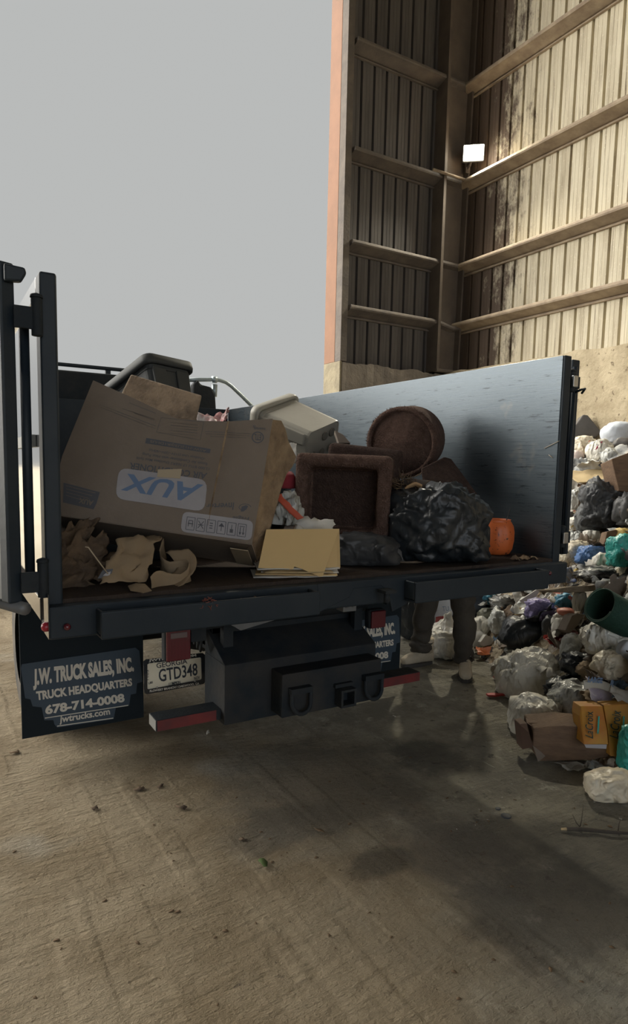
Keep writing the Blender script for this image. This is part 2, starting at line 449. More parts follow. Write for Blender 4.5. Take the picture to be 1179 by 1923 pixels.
for z in (3.66, 4.50, 5.67, 7.0, 8.4):
    struct(girt((XW, YW - .1, 0), (XW, -12, 0), (-1, 0, 0), z, M_girt).build('trim_%d' % gi, M_girt, loc=(0, 0, 0))); gi += 1
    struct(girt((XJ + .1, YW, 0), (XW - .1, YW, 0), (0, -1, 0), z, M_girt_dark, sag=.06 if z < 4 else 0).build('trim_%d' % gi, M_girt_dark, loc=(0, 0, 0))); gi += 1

# corner column: web across, flange towards the doorway
cb = MB()
cb.prism([(6.43, 7.38, ZC - .02), (6.48, 7.38, ZC - .02), (6.48, 7.38, 10), (6.43, 7.38, 10)], (0, .24, 0))
cb.prism([(6.47, 7.50, ZC - .02), (6.86, 7.50, ZC - .02), (6.96, 7.50, 10), (6.47, 7.50, 10)], (0, .02, 0))
cb.prism([(6.86, 7.40, ZC - .02), (6.89, 7.40, ZC - .02), (6.99, 7.40, 10), (6.96, 7.40, 10)], (0, .2, 0))
cb.box(6.42, 6.93, 7.36, 7.44, ZC - .03, ZC + .01)
struct(cb.build('column', M_column, loc=(0, 0, 0), bevel=.004))

# doorway: orange primer jamb outside, dark channel inside
jb = MB().box(XJ - .03, XJ + .12, YC + .15, YC + .42, ZC - .03, 10)
struct(jb.build('door_1', M_orange, loc=(0, 0, 0), bevel=.005))
jb = MB().box(XJ - .03, XJ + .07, YC - .0, YC + .145, ZC - .03, 10)
struct(jb.build('trim_%d' % gi, M_girt_dark, loc=(0, 0, 0), bevel=.004)); gi += 1

# the rest of the hall
struct(MB().box(-14.2, 7.3, -12.2, 8.1, 10, 10.2).build('ceiling', M_plain, loc=(0, 0, 0)))
struct(MB().box(-14.2, -14, -12.2, 8.1, 0, 10).build('wall_left', M_plain, loc=(0, 0, 0)))
struct(MB().box(-14, -9, -12.2, -12, 0, 10).box(5.5, 7.3, -12.2, -12, 0, 10).box(-9, 5.5, -12.2, -12, 7.5, 10).build('wall_front', M_plain, loc=(0, 0, 0)))
struct(MB().box(-120, 120, -100, -12.0, -.3, -.02).build('ground', M_ground, loc=(0, 0, 0)))

# floodlight on the column
FL = thing('floodlight', 'glaring floodlight mounted high on the corner column', 'lamp', (6.80, 7.20, 5.80))
ld_ = V((-.62, -.72, -.30)).normalized(); lc = V((6.80, 7.20, 5.97)); lx = ld_.cross(V((0, 0, 1))).normalized(); lz = lx.cross(ld_)
MB().obox(lc + ld_ * -.05, lx * .15, ld_ * .05, lz * .11).build('lamp_housing', mat('lamp_housing_grey', (.2, .2, .2), .5), FL, bevel=.015)
MB().obox(lc + ld_ * .004, lx * .135, ld_ * .004, lz * .095).build('lamp_glass', mat('lit_lamp_glass', (.9, .9, .8), .3, emit=((1, .96, .80), 60)), FL, bevel=.003)
MB().tube([lc - ld_ * .09, V((6.86, 7.33, 5.86)), V((6.88, 7.40, 5.85))], .018, 8).build('lamp_arm', M_girt_dark, FL)
MB().box(6.84, 6.92, 7.385, 7.402, 5.78, 5.92).build('wall_plate', M_girt_dark, FL)
struct(MB().tube([V((6.20, 7.36, 5.66)), V((7.0, 7.36, 5.665))], .02, 8).build('trim_%d' % gi, M_girt, loc=(0, 0, 0))); gi += 1
sl = bpy.data.lights.new('floodlight_beam', 'SPOT'); sl.energy = 950; sl.color = (1, .93, .74); sl.spot_size = math.radians(112); sl.spot_blend = .7; sl.shadow_soft_size = .1
so = bpy.data.objects.new('floodlight_beam', sl); COL.objects.link(so); so.parent = FL; so.location = (lc + ld_ * .04) - wloc(FL); so.rotation_euler = V((-.50, -.62, -.80)).to_track_quat('-Z', 'Y').to_euler()

# ------------------------------------------------------------------ the truck
M_black = mat('black_truck_paint', (.014, .022, .031), .48, spec=.25, col2=(.024, .032, .040), vs=3, bump=.05, bs=30)
M_blackgloss = mat('glossy_black_paint', (.016, .020, .026), .16, coat=1, col2=(.03, .034, .038), vs=2, bump=.03, bs=12)
M_dull = mat('dull_black_steel', (.014, .020, .026), .68, spec=.25, col2=(.028, .031, .033), vs=5, bump=.25, bs=30)
M_rust = mat('rusty_bed_planks', (.060, .045, .036), .9, spec=.1, col2=(.045, .036, .032), vs=5, stretch=(6, 1, 1), bump=.4, bs=30)
M_rubber = mat('black_rubber', (.011, .017, .022), .75, spec=.2, bump=.1, bs=40)
M_tyre = mat('tyre_rubber', (.03, .03, .03), .85, col2=(.12, .10, .075), vs=6, bump=.5, bs=30)
M_chrome = mat('worn_steel', (.5, .5, .5), .35, 1, bump=.1)
M_redlens = mat('red_lens', (.10, .008, .018), .22, coat=.6)
M_redlens2 = mat('dark_red_lens', (.10, .01, .015), .4)
M_reflred = mat('red_reflective_tape', (.17, .022, .022), .5, col2=(.10, .02, .022), vs=9)
M_white = mat('off_white_print', (.62, .58, .50), .6)
M_blue = mat('dusty_blue_decal', (.030, .054, .082), .55, col2=(.038, .060, .086), vs=6)
M_plate = mat('licence_plate_cream', (.80, .73, .56), .5, col2=(.74, .66, .50), vs=10)
M_ink = mat('dark_ink', (.03, .035, .045), .6)
M_grey = mat('grey_steel', (.20, .205, .21), .5, .3, col2=(.14, .145, .15), vs=8)

def wallsteel():
    """dark scuffed steel lining: long horizontal brush marks and pale scratches"""
    m = mat('scuffed_steel_lining', (.16, .19, .215), .36, .55, bump=0)
    n = m.node_tree.nodes; l = m.node_tree.links.new; p = n['Principled BSDF']
    t = n.new('ShaderNodeTexCoord')
    def nz(scale, st, detail=6, rot=(0, 0, 0)):
        mp = n.new('ShaderNodeMapping'); mp.inputs['Scale'].default_value = st; mp.inputs['Rotation'].default_value = rot; l(t.outputs['Object'], mp.inputs['Vector'])
        a = n.new('ShaderNodeTexNoise'); a.inputs['Scale'].default_value = scale; a.inputs['Detail'].default_value = detail; a.inputs['Roughness'].default_value = .7
        l(mp.outputs['Vector'], a.inputs['Vector']); return a.outputs['Fac']
    def rng(s, a, b, c=0, d=1):
        r = n.new('ShaderNodeMapRange')
        for k, v in (('From Min', a), ('From Max', b), ('To Min', c), ('To Max', d)): r.inputs[k].default_value = v
        l(s, r.inputs['Value']); return r.outputs['Result']
    def mix(a, b, f):
        x = n.new('ShaderNodeMix'); x.data_type = 'RGBA'
        for k, v in (('A', a), ('B', b)):
            if isinstance(v, tuple): x.inputs[k].default_value = v + (1,)
            else: l(v, x.inputs[k])
        l(f, x.inputs['Factor']); return x.outputs['Result']
    brush = nz(6, (1, .7, 34), 9)
    c = mix((.062, .080, .098), (.098, .118, .132), rng(brush, .3, .7))
    c = mix(c, (.03, .037, .045), rng(nz(4, (1, 1.6, 13), 7, (.42, 0, 0)), .60, .66))
    c = mix(c, (.03, .037, .045), rng(nz(4, (1, 2, 15), 7, (-.9, 0, 0)), .64, .69))
    c = mix(c, (.30, .31, .31), rng(nz(9, (1, 1, 34), 6, (.12, 0, 0)), .68, .74))
    c = mix(c, (.26, .27, .27), rng(nz(7, (1, 1, 30), 6, (-.5, 0, 0)), .70, .74))
    c = mix(c, (.20, .185, .16), rng(nz(1.6, (1, 1, 1), 5), .60, .80))
    l(c, p.inputs['Base Color'])
    l(rng(brush, .3, .7, .24, .42), p.inputs['Roughness'])
    b = n.new('ShaderNodeBump'); b.inputs['Strength'].default_value = .06; b.inputs['Distance'].default_value = .01
    l(brush, b.inputs['Height']); l(b.outputs['Normal'], p.inputs['Normal'])
    return m
M_lining = wallsteel()

XL, XLi, XRi, XR = .302, .352, 2.68, 2.73
YR, YF = 2.14, 6.28
ZF, ZT, ZS = 1.061, 2.064, .945
TR = thing('dump_truck', 'black dump truck backed in with its barn doors swung open, bed loaded with junk', 'truck', (1.516, 4.2, 0))

# bed
MB().box(XL, XR, YR + .004, YF, .985, ZF).build('bed_floor', M_rust, TR)
b = MB().box(XL, XR, YR - .05, YR, ZS, ZF - .012)
b.box(XL, XR, YR, YR + .12, ZS, .984)
b.build('rear_sill', M_black, TR, bevel=.006)
for x0 in (XL, XR - .05): MB().box(x0 - .006, x0 + .056, YR + .10, YF, ZS + .03, 1.052).build('side_rail', M_blackgloss, TR, bevel=.004)
b = MB().box(XL + .008, XLi - .006, YR + .08, YF, ZF, ZT - .02)
b.box(XL, XLi, YR + .08, YF, ZT - .06, ZT)
b.build('side_wall', M_blackgloss, TR, bevel=.004)
for y in (3.3, 4.2, 5.1, 6.0): MB().box(XL - .022, XL + .01, y, y + .07, .985, ZT - .06).build('side_stake', M_black, TR, bevel=.004)
MB().box(XL - .006, XL + .007, YR + .2, YF, 1.545, 1.585).build('reflective_strip', mat('pale_reflective_strip', (.6, .6, .56), .4), TR)
b = MB().box(XRi, XR - .02, YR + .012, YF, ZF, ZT)
b.build('side_wall', M_lining, TR, bevel=.003)
MB().box(XLi, XRi, YF, YF + .05, .985, ZT).build('front_bulkhead', M_black, TR, bevel=.004)
# rear corner posts
for x0, x1, y1 in ((XL, XLi, YR + .085), (XRi + .001, XR, YR + .011)):
    MB().box(x0, x1, YR, y1, ZS, ZT).build('corner_post', M_black, TR, bevel=.008, seg=3)
# brackets hung under the sill
g = MB()
g.prism([at(x, y, 'Y', YR - .052) for x, y in ((596, 1097), (765, 1083), (765, 1134), (737, 1149), (729, 1112), (716, 1100), (664, 1106), (656, 1122), (600, 1150))], (0, .012, 0))
g.build('sill_bracket', M_black, TR, bevel=.003)
# two troughs along the tail
for x0, x1 in ((.44, 1.235), (1.69, 2.50)):
    b = MB(); y0, y1 = YR - .13, YR - .052
    b.box(x0, x1, y0, y0 + .012, .948, 1.038).box(x0, x1, y0 + .012, y1, .948, .96).box(x0, x0 + .012, y0 + .012, y1, .96, 1.036).box(x1 - .012, x1, y0 + .012, y1, .96, 1.036)
    b.build('tail_trough', M_black, TR, bevel=.008, seg=3)
# marker lamps
for c in ((.352, YR - .056, .985), (2.585, YR - .056, 1.005)):
    MB().lathe(c, (0, -1, 0), [(-.01, .011), (.008, .011), (.013, .006), (.014, 0)], 12).build('marker_lamp', M_redlens, TR)
MB().box(XL - .003, XL, YR - .05, YR + .04, ZS + .004, 1.09).build('sill_end_plate', M_blackgloss, TR)
MB().lathe((XL, YR - .03, .985), (-1, 0, 0), [(-.004, .016), (.012, .016), (.02, .009), (.022, 0)], 12).build('marker_lamp', mat('bright_red_lens', (.32, .02, .035), .3), TR)

# barn doors, swung right round
def barn_door(name, hinge, ang, width, z0, z1, th, inner, sgn):
    d = V((math.sin(ang), math.cos(ang), 0)); n = V((d.y, -d.x, 0)) * th * .5 * sgn
    h = V(hinge); up = V((0, 0, (z1 - z0) / 2))
    c = h + d * width / 2 + V((0, 0, (z0 + z1) / 2))
    fr = MB()
    fr.obox(h + d * .025 + V((0, 0, (z0 + z1) / 2)), d * .025, n, up)
    fr.obox(h + d * (width - .025) + V((0, 0, (z0 + z1) / 2)), d * .025, n, up)
    fr.obox(c + V((0, 0, (z1 - z0) / 2 - .025)), d * (width / 2 - .05), n * .95, (0, 0, .025))
    fr.obox(c - V((0, 0, (z1 - z0) / 2 - .025)), d * (width / 2 - .05), n * .95, (0, 0, .025))
    dr = fr.build(name, M_black, TR, bevel=.006)
    MB().obox(c + n * .9, d * (width / 2 - .01), n * .09, up - V((0, 0, .01))).build('door_skin', inner, dr)
    return dr, d, n
M_doorskin = mat('grey_door_lining', (.22, .24, .25), .32, .4, col2=(.14, .15, .16), vs=4, stretch=(1, 1, .4), bump=.05)
LD, ld, ln = barn_door('barn_door', (.215, 2.14, 0), math.radians(-22), 1.17, ZF - .0, ZT + .01, .044, M_doorskin, -1)
# the tube along the left door's foot
MB().tube([V((.238, 2.12, 1.045)), V((.238, 2.12, 1.045)) + ld * 1.15], .02, 12).build('foot_tube', M_grey, LD)
pin = V((.292, 2.13, 0))
MB().tube([V((.264, 2.20, 1.085)), V((.264, 2.20, 1.93))], .015, 12).build('lock_rod', M_black, LD)
for z in (1.13, 1.925):
    hb = MB()
    hb.cyl(pin + V((0, 0, z - .055)), pin + V((0, 0, z + .055)), .016, 14)
    hb.lathe(pin + V((0, 0, z + .055)), (0, 0, 1), [(0, .019), (.01, .017), (.016, .0)], 14)
    hb.obox((.262, 2.128, z - .005), (.034, 0, 0), (0, .006, 0), (0, 0, .032))
    hb.build('hinge', M_dull, TR, bevel=.002)
hb = MB().prism([(.205, 2.117, ZT + .0), (.262, 2.117, ZT - .004), (.266, 2.117, ZT - .02), (.252, 2.117, ZT - .045), (.205, 2.117, ZT - .05)], (0, .03, 0))
hb.build('door_catch', M_black, LD, bevel=.006)
RD, rd, rn = barn_door('barn_door', (2.895, 2.24, 0), math.radians(1.5), 1.17, ZF - .0, ZT + .012, .056, M_doorskin, 1)
pin = V((2.80, 2.19, 0))
for z in (1.16, 1.95):
    hb = MB().cyl(pin + V((0, 0, z - .05)), pin + V((0, 0, z + .05)), .017, 14)
    hb.lathe(pin + V((0, 0, z + .05)), (0, 0, 1), [(0, .02), (.01, .018), (.016, 0)], 14)
    hb.obox((2.80, 2.195, z), (.065, 0, 0), (0, .007, 0), (0, 0, .03))
    hb.build('hinge', M_dull, TR, bevel=.002)
    MB().box(2.775, 2.812, 2.158, 2.172, z - .028, z + .028).build('latch_plate', M_chrome, TR, bevel=.003)
hb = MB().tube([V((2.84, 2.205, 1.07)), V((2.84, 2.205, 2.03))], .011, 10)
hb.tube([V((2.84, 2.205, 1.90)), V((2.855, 2.17, 1.915)), V((2.875, 2.165, 1.92)), V((2.885, 2.19, 1.90))], .006, 8)
hb.build('lock_rod', M_black, RD)

# chassis
b = MB()
for x in (1.10, 1.86): b.box(x, x + .08, 2.75, 8.2, .62, .84)
b.box(1.10, 1.94, 2.75, 2.80, .60, .86).box(1.10, 1.94, 4.6, 4.68, .64, .82)
for y in (2.6, 3.1, 3.6, 4.2, 4.8, 5.4, 6.0): b.box(.40, 2.63, y, y + .06, .88, .985)
for x in (1.08, 1.88): b.box(x, x + .10, 2.45, 6.2, .84, .90)
b.build('chassis', M_dull, TR, bevel=.004)
MB().cyl((.55, 3.98, .44), (2.48, 3.98, .44), .06, 16).lathe((1.516, 3.98, .44), (1, 0, 0), [(-.22, .06), (-.16, .13), (0, .18), (.16, .13), (.22, .06)], 20).build('rear_axle', M_dull, TR)
tyre_prof = [(0, .22), (0, .36), (.03, .415), (.06, .43), (.17, .43), (.20, .415), (.23, .36), (.23, .22)]
for x in (.410, .665, 2.135, 2.39):
    t = MB().lathe((x, 3.98, .43), (1, 0, 0), tyre_prof, 40, caps=False)
    for k in range(44):
        an = 2 * math.pi * k / 44; c = V((x + .115, 3.98 + math.cos(an) * .432, .43 + math.sin(an) * .432)); tg = V((0, -math.sin(an), math.cos(an)))
        if c.z > .01:
            for q in (-.06, 0, .06): t.obox(c + V((q, 0, 0)), (.022, 0, 0), tg * .016, tg.cross(V((1, 0, 0))) * .005)
    ty = t.build('tyre', M_tyre, TR)
    MB().lathe((x + .05, 3.98, .43), (1, 0, 0), [(0, .06), (.02, .19), (.04, .225), (.09, .225), (.11, .19), (.13, .06)], 28).build('wheel_rim', M_grey, ty)
for x in (.30, 2.50):
    ty = MB().lathe((x, 7.6, .43), (1, 0, 0), tyre_prof, 32, caps=False).build('tyre', M_tyre, TR)
    MB().lathe((x + .05, 7.6, .43), (1, 0, 0), [(0, .06), (.02, .19), (.04, .225), (.09, .225), (.11, .19), (.13, .06)], 28).build('wheel_rim', M_grey, ty)

# cab beyond the bulkhead
b = MB()
cp = [(6.62, .62), (6.62, 2.30), (6.70, 2.37), (7.7, 2.36), (8.35, 1.75), (8.45, 1.3), (8.45, .62)]
b.prism([(.66, y, z) for y, z in cp], (1.70, 0, 0))
cab = b.build('cab', M_black, TR, bevel=.05, seg=4)
MB().box(.95, 2.08, 6.606, 6.622, 1.72, 2.14).build('rear_window', mat('dark_cab_glass', (.03, .035, .04), .08, coat=1), cab)
b = MB().box(.42, 2.30, 6.50, 6.56, 2.385, 2.415)
for x in (.62, 1.5, 2.2): b.box(x, x + .05, 6.51, 6.55, 2.06, 2.39)
b.build('tarp_rail', M_black, TR, bevel=.008)
b = MB().box(.36, 2.2, 6.40, 6.50, 2.06, 2.335)
b.build('tarp_housing', M_dull, TR, bevel=.02)
# tarp arm and the bits beside it
M_arm = mat('galvanised_tube', (.36, .42, .44), .4, .5)
b = MB().tube([at(x, y, 'Y', 6.5) for x, y in ((345, 714), (375, 713), (398, 713), (412, 714), (424, 718), (434, 725), (452, 742), (474, 764), (490, 781))], .021, 12)
b.lathe(at(403, 713, 'Y', 6.5) - V((.03, 0, 0)), (1, 0, 0), [(0, .03), (0, .036), (.05, .036), (.05, .03)], 14)
b.tube([at(403, 722, 'Y', 6.5), at(402, 745, 'Y', 6.5)], .03, 10)
b.build('tarp_arm', M_arm, TR)
MB().prism([at(x, y, 'Y', 6.45) for x, y in ((364, 722), (372, 712), (378, 722), (398, 727), (405, 740), (407, 775), (362, 775))], (0, .12, 0)).build('tarp_motor', M_dull, TR, bevel=.02)

# mud flaps
YM = 3.34
def flap_decal(x0, x1, parent):
    """stepped blue sticker with the dealer's lettering; x0..x1 flap edges"""
    d = MB(); y = YM - .008
    ox = x0 - at(40, 1300, 'Y', YM).x
    def q(px, py): return at(px, py, 'Y', y) + V((ox, 0, 0))
    d.prism([q(*s) for s in ((42, 1247), (255, 1216), (262, 1222), (268, 1280), (258, 1283), (256, 1302), (246, 1304), (243, 1325), (218, 1329), (214, 1350), (108, 1366), (103, 1360), (101, 1352), (84, 1352), (79, 1328), (62, 1326), (58, 1313), (48, 1311), (40, 1255))], (0, -.002, 0), 0)
    lines = (('J.W. TRUCK SALES, INC.', (63, 1296), (253, 1268), (63, 1256), (250, 1233), .055), ('TRUCK HEADQUARTERS', (70, 1318), (249, 1290), (68, 1298), (248, 1273), .045),
             ('678-714-0008', (86, 1342), (235, 1318), (85, 1324), (233, 1301), .045), ('jwtrucks.com', (112, 1361), (208, 1345), (113, 1344), (206, 1329), .03))
    for body, bl, br, tl, tr, bo in lines:
        d.text(body, q(*bl), q(*br), q(*tl), q(*tr), 1, bo, .003)
    for a, b_ in (((85, 1348), (241, 1324)), ((108, 1363), (213, 1348))):
        A, B = q(*a), q(*b_); d.obox((A + B) / 2 + V((0, -.003, 0)), (B - A) / 2, (0, .0008, 0), (0, 0, .0022), 1)
    d.build('decal', [M_blue, M_white], parent)
for x0, x1, zb, zt in ((.345, .945, .135, .90), (2.085, 2.685, .135, .90)):
    b = MB().box(x0, x1, YM - .006, YM + .004, zb, zt)
    fl = b.build('mud_flap', M_rubber, TR)
    flap_decal(x0, x1, fl)
    MB().box(x0, x1, YM - .02, YM + .015, zt - .04, zt).build('flap_hanger', M_dull, fl)

# licence plate in the dealer's frame
YP = 3.05
def q(px, py): return at(px, py, 'Y', YP)
pl = MB().prism([q(*s) for s in ((276, 1238), (381, 1229), (383, 1285), (277, 1300))], (0, .003, 0)).build('licence_plate', M_plate, TR)
t = MB()
fo = [q(*s) for s in ((269, 1242), (274, 1238), (380, 1226), (384, 1229), (385, 1279), (381, 1284), (275, 1303), (270, 1300))]
fi = [q(*s) for s in ((276, 1247), (279, 1245), (375, 1234), (377, 1236), (378, 1274), (376, 1276), (278, 1294), (276, 1292))]
vs = [p + V((0, -.007, 0)) for p in fo + fi] + [p + V((0, .0, 0)) for p in fo + fi]
fs = []
for i in range(8):
    j = (i + 1) % 8
    fs += [(i, j, 8 + j, 8 + i), (16 + i, 16 + j, j, i), (8 + i, 8 + j, 24 + j, 24 + i)]
t.add(vs, fs)
def q2(px, py): return at(px, py, 'Y', YP - .008)
t.text('JWTRUCKS.COM', q2(279, 1244), q2(369, 1234), q2(279, 1238), q2(368, 1228), 1, .04, .001)
t.text('FLOWERY BRANCH I OAKWOOD, GA', q2(281, 1301), q2(374, 1286), q2(281, 1296), q2(374, 1281), 1, .035, .001)
t.build('plate_frame', [M_blackgloss, M_white], pl)
t = MB()
def q3(px, py): return at(px, py, 'Y', YP - .002)
t.text('GEORGIA', q3(294, 1255), q3(352, 1246), q3(293, 1245.5), q3(351, 1236.5), 0, .015, .001)
t.text('GTD348', q3(299, 1281), q3(371, 1268), q3(297, 1257), q3(370, 1245), 0, .016, .001)
t.text('LUMPKIN', q3(317, 1288), q3(339, 1284), q3(317, 1282), q3(338, 1278), 0, .03, .001)
t.text('LBS', q3(279, 1285), q3(287, 1283), q3(279, 1281), q3(287, 1279), 0, .02, .001)
t.text('NOV', q3(364, 1277), q3(375, 1275), q3(364, 1271), q3(375, 1269), 0, .02, .001)
t.text('1103', q3(279, 1277), q3(279, 1258), q3(274.5, 1277.5), q3(274.5, 1258.5), 0, .0, .001)
t.build('plate_lettering', M_ink, pl)
for px, py in ((295, 1291), (366, 1279), (289, 1243), (357, 1235)):
    MB().lathe(at(px, py, 'Y', YP - .004), (0, -1, 0), [(0, .005), (.003, .005), (.005, .002), (.005, 0)], 10).build('plate_bolt', M_chrome, pl)

# tail lamps
def tail_lamp(cx, z0, z1, wd, y, m, label=None):
    b = MB().box(cx - wd / 2, cx + wd / 2, y, y + .05, z0, z1)
    o = b.build('tail_lamp', M_dull, TR, bevel=.012, seg=3)
    MB().box(cx - wd / 2 + .005, cx + wd / 2 - .005, y - .014, y, z0 + .005, z1 - .005).build('red_lens', m, o, bevel=.01, seg=3)
    if label:
        MB().box(cx - wd / 2 + .022, cx + wd / 2 - .022, y - .017, y - .008, z1 - .045, z1 - .020).build('reversing_lens', mat('clear_lens', (.16, .12, .12), .2), o, bevel=.003)
        s = MB()
        for k in range(7): s.box(cx - wd / 2 + .012 + k * (wd - .03) / 6, cx - wd / 2 + .015 + k * (wd - .03) / 6, y - .0155, y - .01, z0 + .012, z1 - .055)
        s.build('lens_rib', m, o)
    return o
tail_lamp(.893, .650, .80, .118, 2.62, M_redlens, 1)
tail_lamp(1.955, .675, .775, .10, 2.62, M_redlens2)
b = MB().box(.96, 1.03, 2.64, 2.66, .72, .80).box(.80, .87, 2.66, 2.69, .80, .87).cyl((1.0, 2.6, .79), (1.0, 2.64, .79), .009, 10)
for i in range(4): b.tube([V((.98 + i * .012, 2.66, .74)), V((1.0 + i * .015, 2.75, .70 - i * .02)), V((1.06, 2.85, .78)), V((1.08, 3.0, .86))], .006, 6)
b.build('lamp_wiring', M_dull, TR)

# rear underride bar, hitch box
b = MB().box(.79, 2.235, 2.60, 2.70, .360, .410)
for x in (1.12, 1.84): b.box(x, x + .05, 2.66, 2.70, .41, .86)
ub = b.build('underride_bar', M_dull, TR, bevel=.003)
for x0, x1 in ((.795, 1.062), (1.945, 2.232)):
    MB().box(x0, x1, 2.5965, 2.6, .362, .408).build('reflective_tape', M_reflred, ub)
MB().box(.7885, .79, 2.602, 2.698, .362, .408).build('reflective_tape', mat('pale_reflective_tape', (.2, .2, .19), .5), ub)
M_hitch = mat('dark_hitch_steel', (.013, .019, .025), .65, spec=.25, col2=(.038, .036, .034), vs=4, bump=.25, bs=20)
b = MB().box(1.085, 1.905, 2.56, 2.80, .345, .62)
b.prism([(1.085, 2.56, .62), (1.085, 2.80, .62), (1.085, 2.80, .74)], (.82, 0, 0))
hb = b.build('hitch_plate', M_hitch, TR, bevel=.004)
MB().box(1.315, 1.86, 2.45, 2.56, .375, .575).build('hitch_box', M_hitch, hb, bevel=.004)
b = MB(); cx, cz, s, hs = 1.635, .432, .042, .030
for a in ((cx - s, cx - hs, cz - s, cz + s), (cx + hs, cx + s, cz - s, cz + s), (cx - hs, cx + hs, cz - s, cz - hs), (cx - hs, cx + hs, cz + hs, cz + s)):
    b.box(a[0], a[1], 2.39, 2.46, a[2], a[3])
b.box(cx - .05, cx + .05, 2.43, 2.452, cz + .042, cz + .06)
b.box(cx - hs, cx + hs, 2.452, 2.458, cz - hs, cz + hs, 1)
b.build('receiver_tube', [M_dull, M_ink], hb, bevel=.002)
for x in (1.40, 1.80):
    b = MB(); pts = [V((x + .048 * math.cos(a), 2.425 + .010 * math.sin(a), .445 + .052 * math.sin(a))) for a in [math.pi * k / 10 for k in range(-10, 1)]]
    pts = [V((x - .048, 2.425, .49))] + pts + [V((x + .048, 2.425, .49))]
    b.tube(pts, .010, 10)
    b.box(x - .055, x + .055, 2.415, 2.452, .485, .512)
    b.build('tow_ring', M_dull, hb, bevel=.002)
# ram and pipes across, above the hitch
b = MB().cyl((1.0, 2.70, .80), (1.92, 2.70, .80), .045, 18).cyl((.98, 2.62, .87), (1.95, 2.62, .87), .025, 14).cyl((1.1, 2.85, .70), (1.9, 2.85, .70), .06, 18)
b.build('cross_tube', M_dull, TR)
b = MB().prism([at(x, y, 'Y', 2.55) for x, y in ((428, 1170), (515, 1154), (517, 1164), (452, 1184))], (0, .10, .0)); b.build('gusset_plate', M_grey, TR)
b = MB().box(1.53, 1.60, 2.30, 2.36, .868, .93).cyl((1.545, 2.29, .90), (1.545, 2.305, .90), .012, 10).cyl((1.58, 2.29, .90), (1.58, 2.305, .90), .012, 10); b.build('coupling', M_grey, TR, bevel=.004)
b = MB().cyl((1.565, YR - .10, .96), (1.565, YR - .10, 1.0), .012, 12).box(1.54, 1.595, YR - .125, YR - .07, 1.0, 1.012); b.build('latch_bolt', M_dull, TR)
b = MB()
for x in (1.25, 1.33): b.tube([V((x, 2.4, .93)), V((x + .12, 2.5, .90)), V((x + .3, 2.6, .86)), V((x + .5, 2.7, .90))], .012, 8)
b.build('air_hose', M_dull, TR)

# ------------------------------------------------------------------ materials for rubbish
M_card = mat('cardboard', (.225, .183, .146), .85, col2=(.19, .152, .12), vs=3, bump=.15, bs=40, stretch=(1, 1, 1))
M_card_in = mat('torn_cardboard_edge', (.30, .215, .13), .9, col2=(.17, .115, .07), vs=14, bump=.6, bs=30)
M_card_wet = mat('stained_cardboard', (.20, .125, .075), .8, col2=(.13, .08, .05), vs=4, stretch=(.5, 3, 6), bump=.3, bs=20)
M_card_pale = mat('pale_cardboard', (.52, .40, .22), .85, col2=(.44, .33, .18), vs=4, bump=.15)
M_print = mat('faded_print', (.10, .105, .12), .8)
M_labelw = mat('grey_white_label', (.40, .385, .40), .7, col2=(.35, .335, .35), vs=7)
M_bluep = mat('blue_print', (.14, .21, .34), .7)
M_tape = mat('tan_tape', (.45, .37, .26), .45)
M_carpet = mat('brown_carpet', (.155, .100, .080), 1, col2=(.10, .062, .050), vs=30, bump=1, bs=120, bd=3, spec=.1, speck=(.24, .15, .12), speck_s=90, speck_t=.6)
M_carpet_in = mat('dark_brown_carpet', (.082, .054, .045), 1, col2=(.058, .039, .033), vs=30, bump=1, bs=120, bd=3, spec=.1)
M_tote = mat('beige_plastic_tote', (.36, .34, .285), .42, col2=(.31, .29, .245), vs=3, bump=.03)
M_tote2 = mat('grey_plastic_tote', (.050, .054, .054), .6, spec=.3, col2=(.042, .046, .046), vs=3, bump=.03)
M_bagblack = mat('black_bag_film', (.014, .018, .022), .40, stretch=(1, 1, .6), crink=(15, .6, .022))
M_bagblack2 = mat('dull_black_sheeting', (.045, .047, .050), .5, col2=(.03, .032, .035), vs=4, crink=(9, .9, .05))
M_bagwhite = mat('white_bag_film', (.80, .77, .69), .36, stretch=(1.2, 1.2, .5), col2=(.68, .65, .56), vs=3, sss=.12, crink=(12, 1.0, .055))
M_baggrey = mat('cloudy_bag_film', (.56, .57, .54), .3, stretch=(1.2, 1.2, .5), col2=(.36, .365, .345), vs=5, crink=(11, 1.0, .065))
M_bagcream = mat('cream_bag_film', (.82, .75, .60), .42, col2=(.66, .56, .40), vs=3, sss=.12, crink=(12, 1.0, .055))
M_bagteal = mat('teal_bag_film', (.06, .47, .41), .36, col2=(.05, .36, .32), vs=4, crink=(14, 1.0, .045))
M_paper = mat('white_paper', (.64, .62, .57), .85, col2=(.57, .55, .5), vs=5)
M_kraft = mat('kraft_paper', (.29, .215, .135), .85, col2=(.24, .175, .108), vs=4, bump=.2, bs=15)
M_leaf = mat('brown_leaf_paper', (.15, .10, .06), .9, col2=(.07, .048, .034), vs=10, bump=.4)
M_manila = mat('manila_card', (.78, .56, .27), .8, col2=(.74, .53, .255), vs=3, speck=(.4, .27, .14), speck_s=12, speck_t=.75)
M_orange2 = mat('orange_plastic', (.62, .14, .035), .42, bump=.03, speck=(.035, .02, .015), speck_s=42, speck_t=.60)
M_wire = mat('dark_wire', (.05, .05, .05), .4, .8)
M_red = mat('red_plastic', (.45, .04, .035), .45)
M_fibre = mat('brown_fibre', (.10, .07, .045), 1, col2=(.2, .13, .07), vs=9)

def crumple(c, amp, s, seed):
    q = c * s + V((seed * 7.13, seed * 3.7, seed * 1.9))
    return (abs(noise.noise(q)) * 2 - .6 + (abs(noise.noise(q * 2.3)) * 2 - .6) * .45) * amp

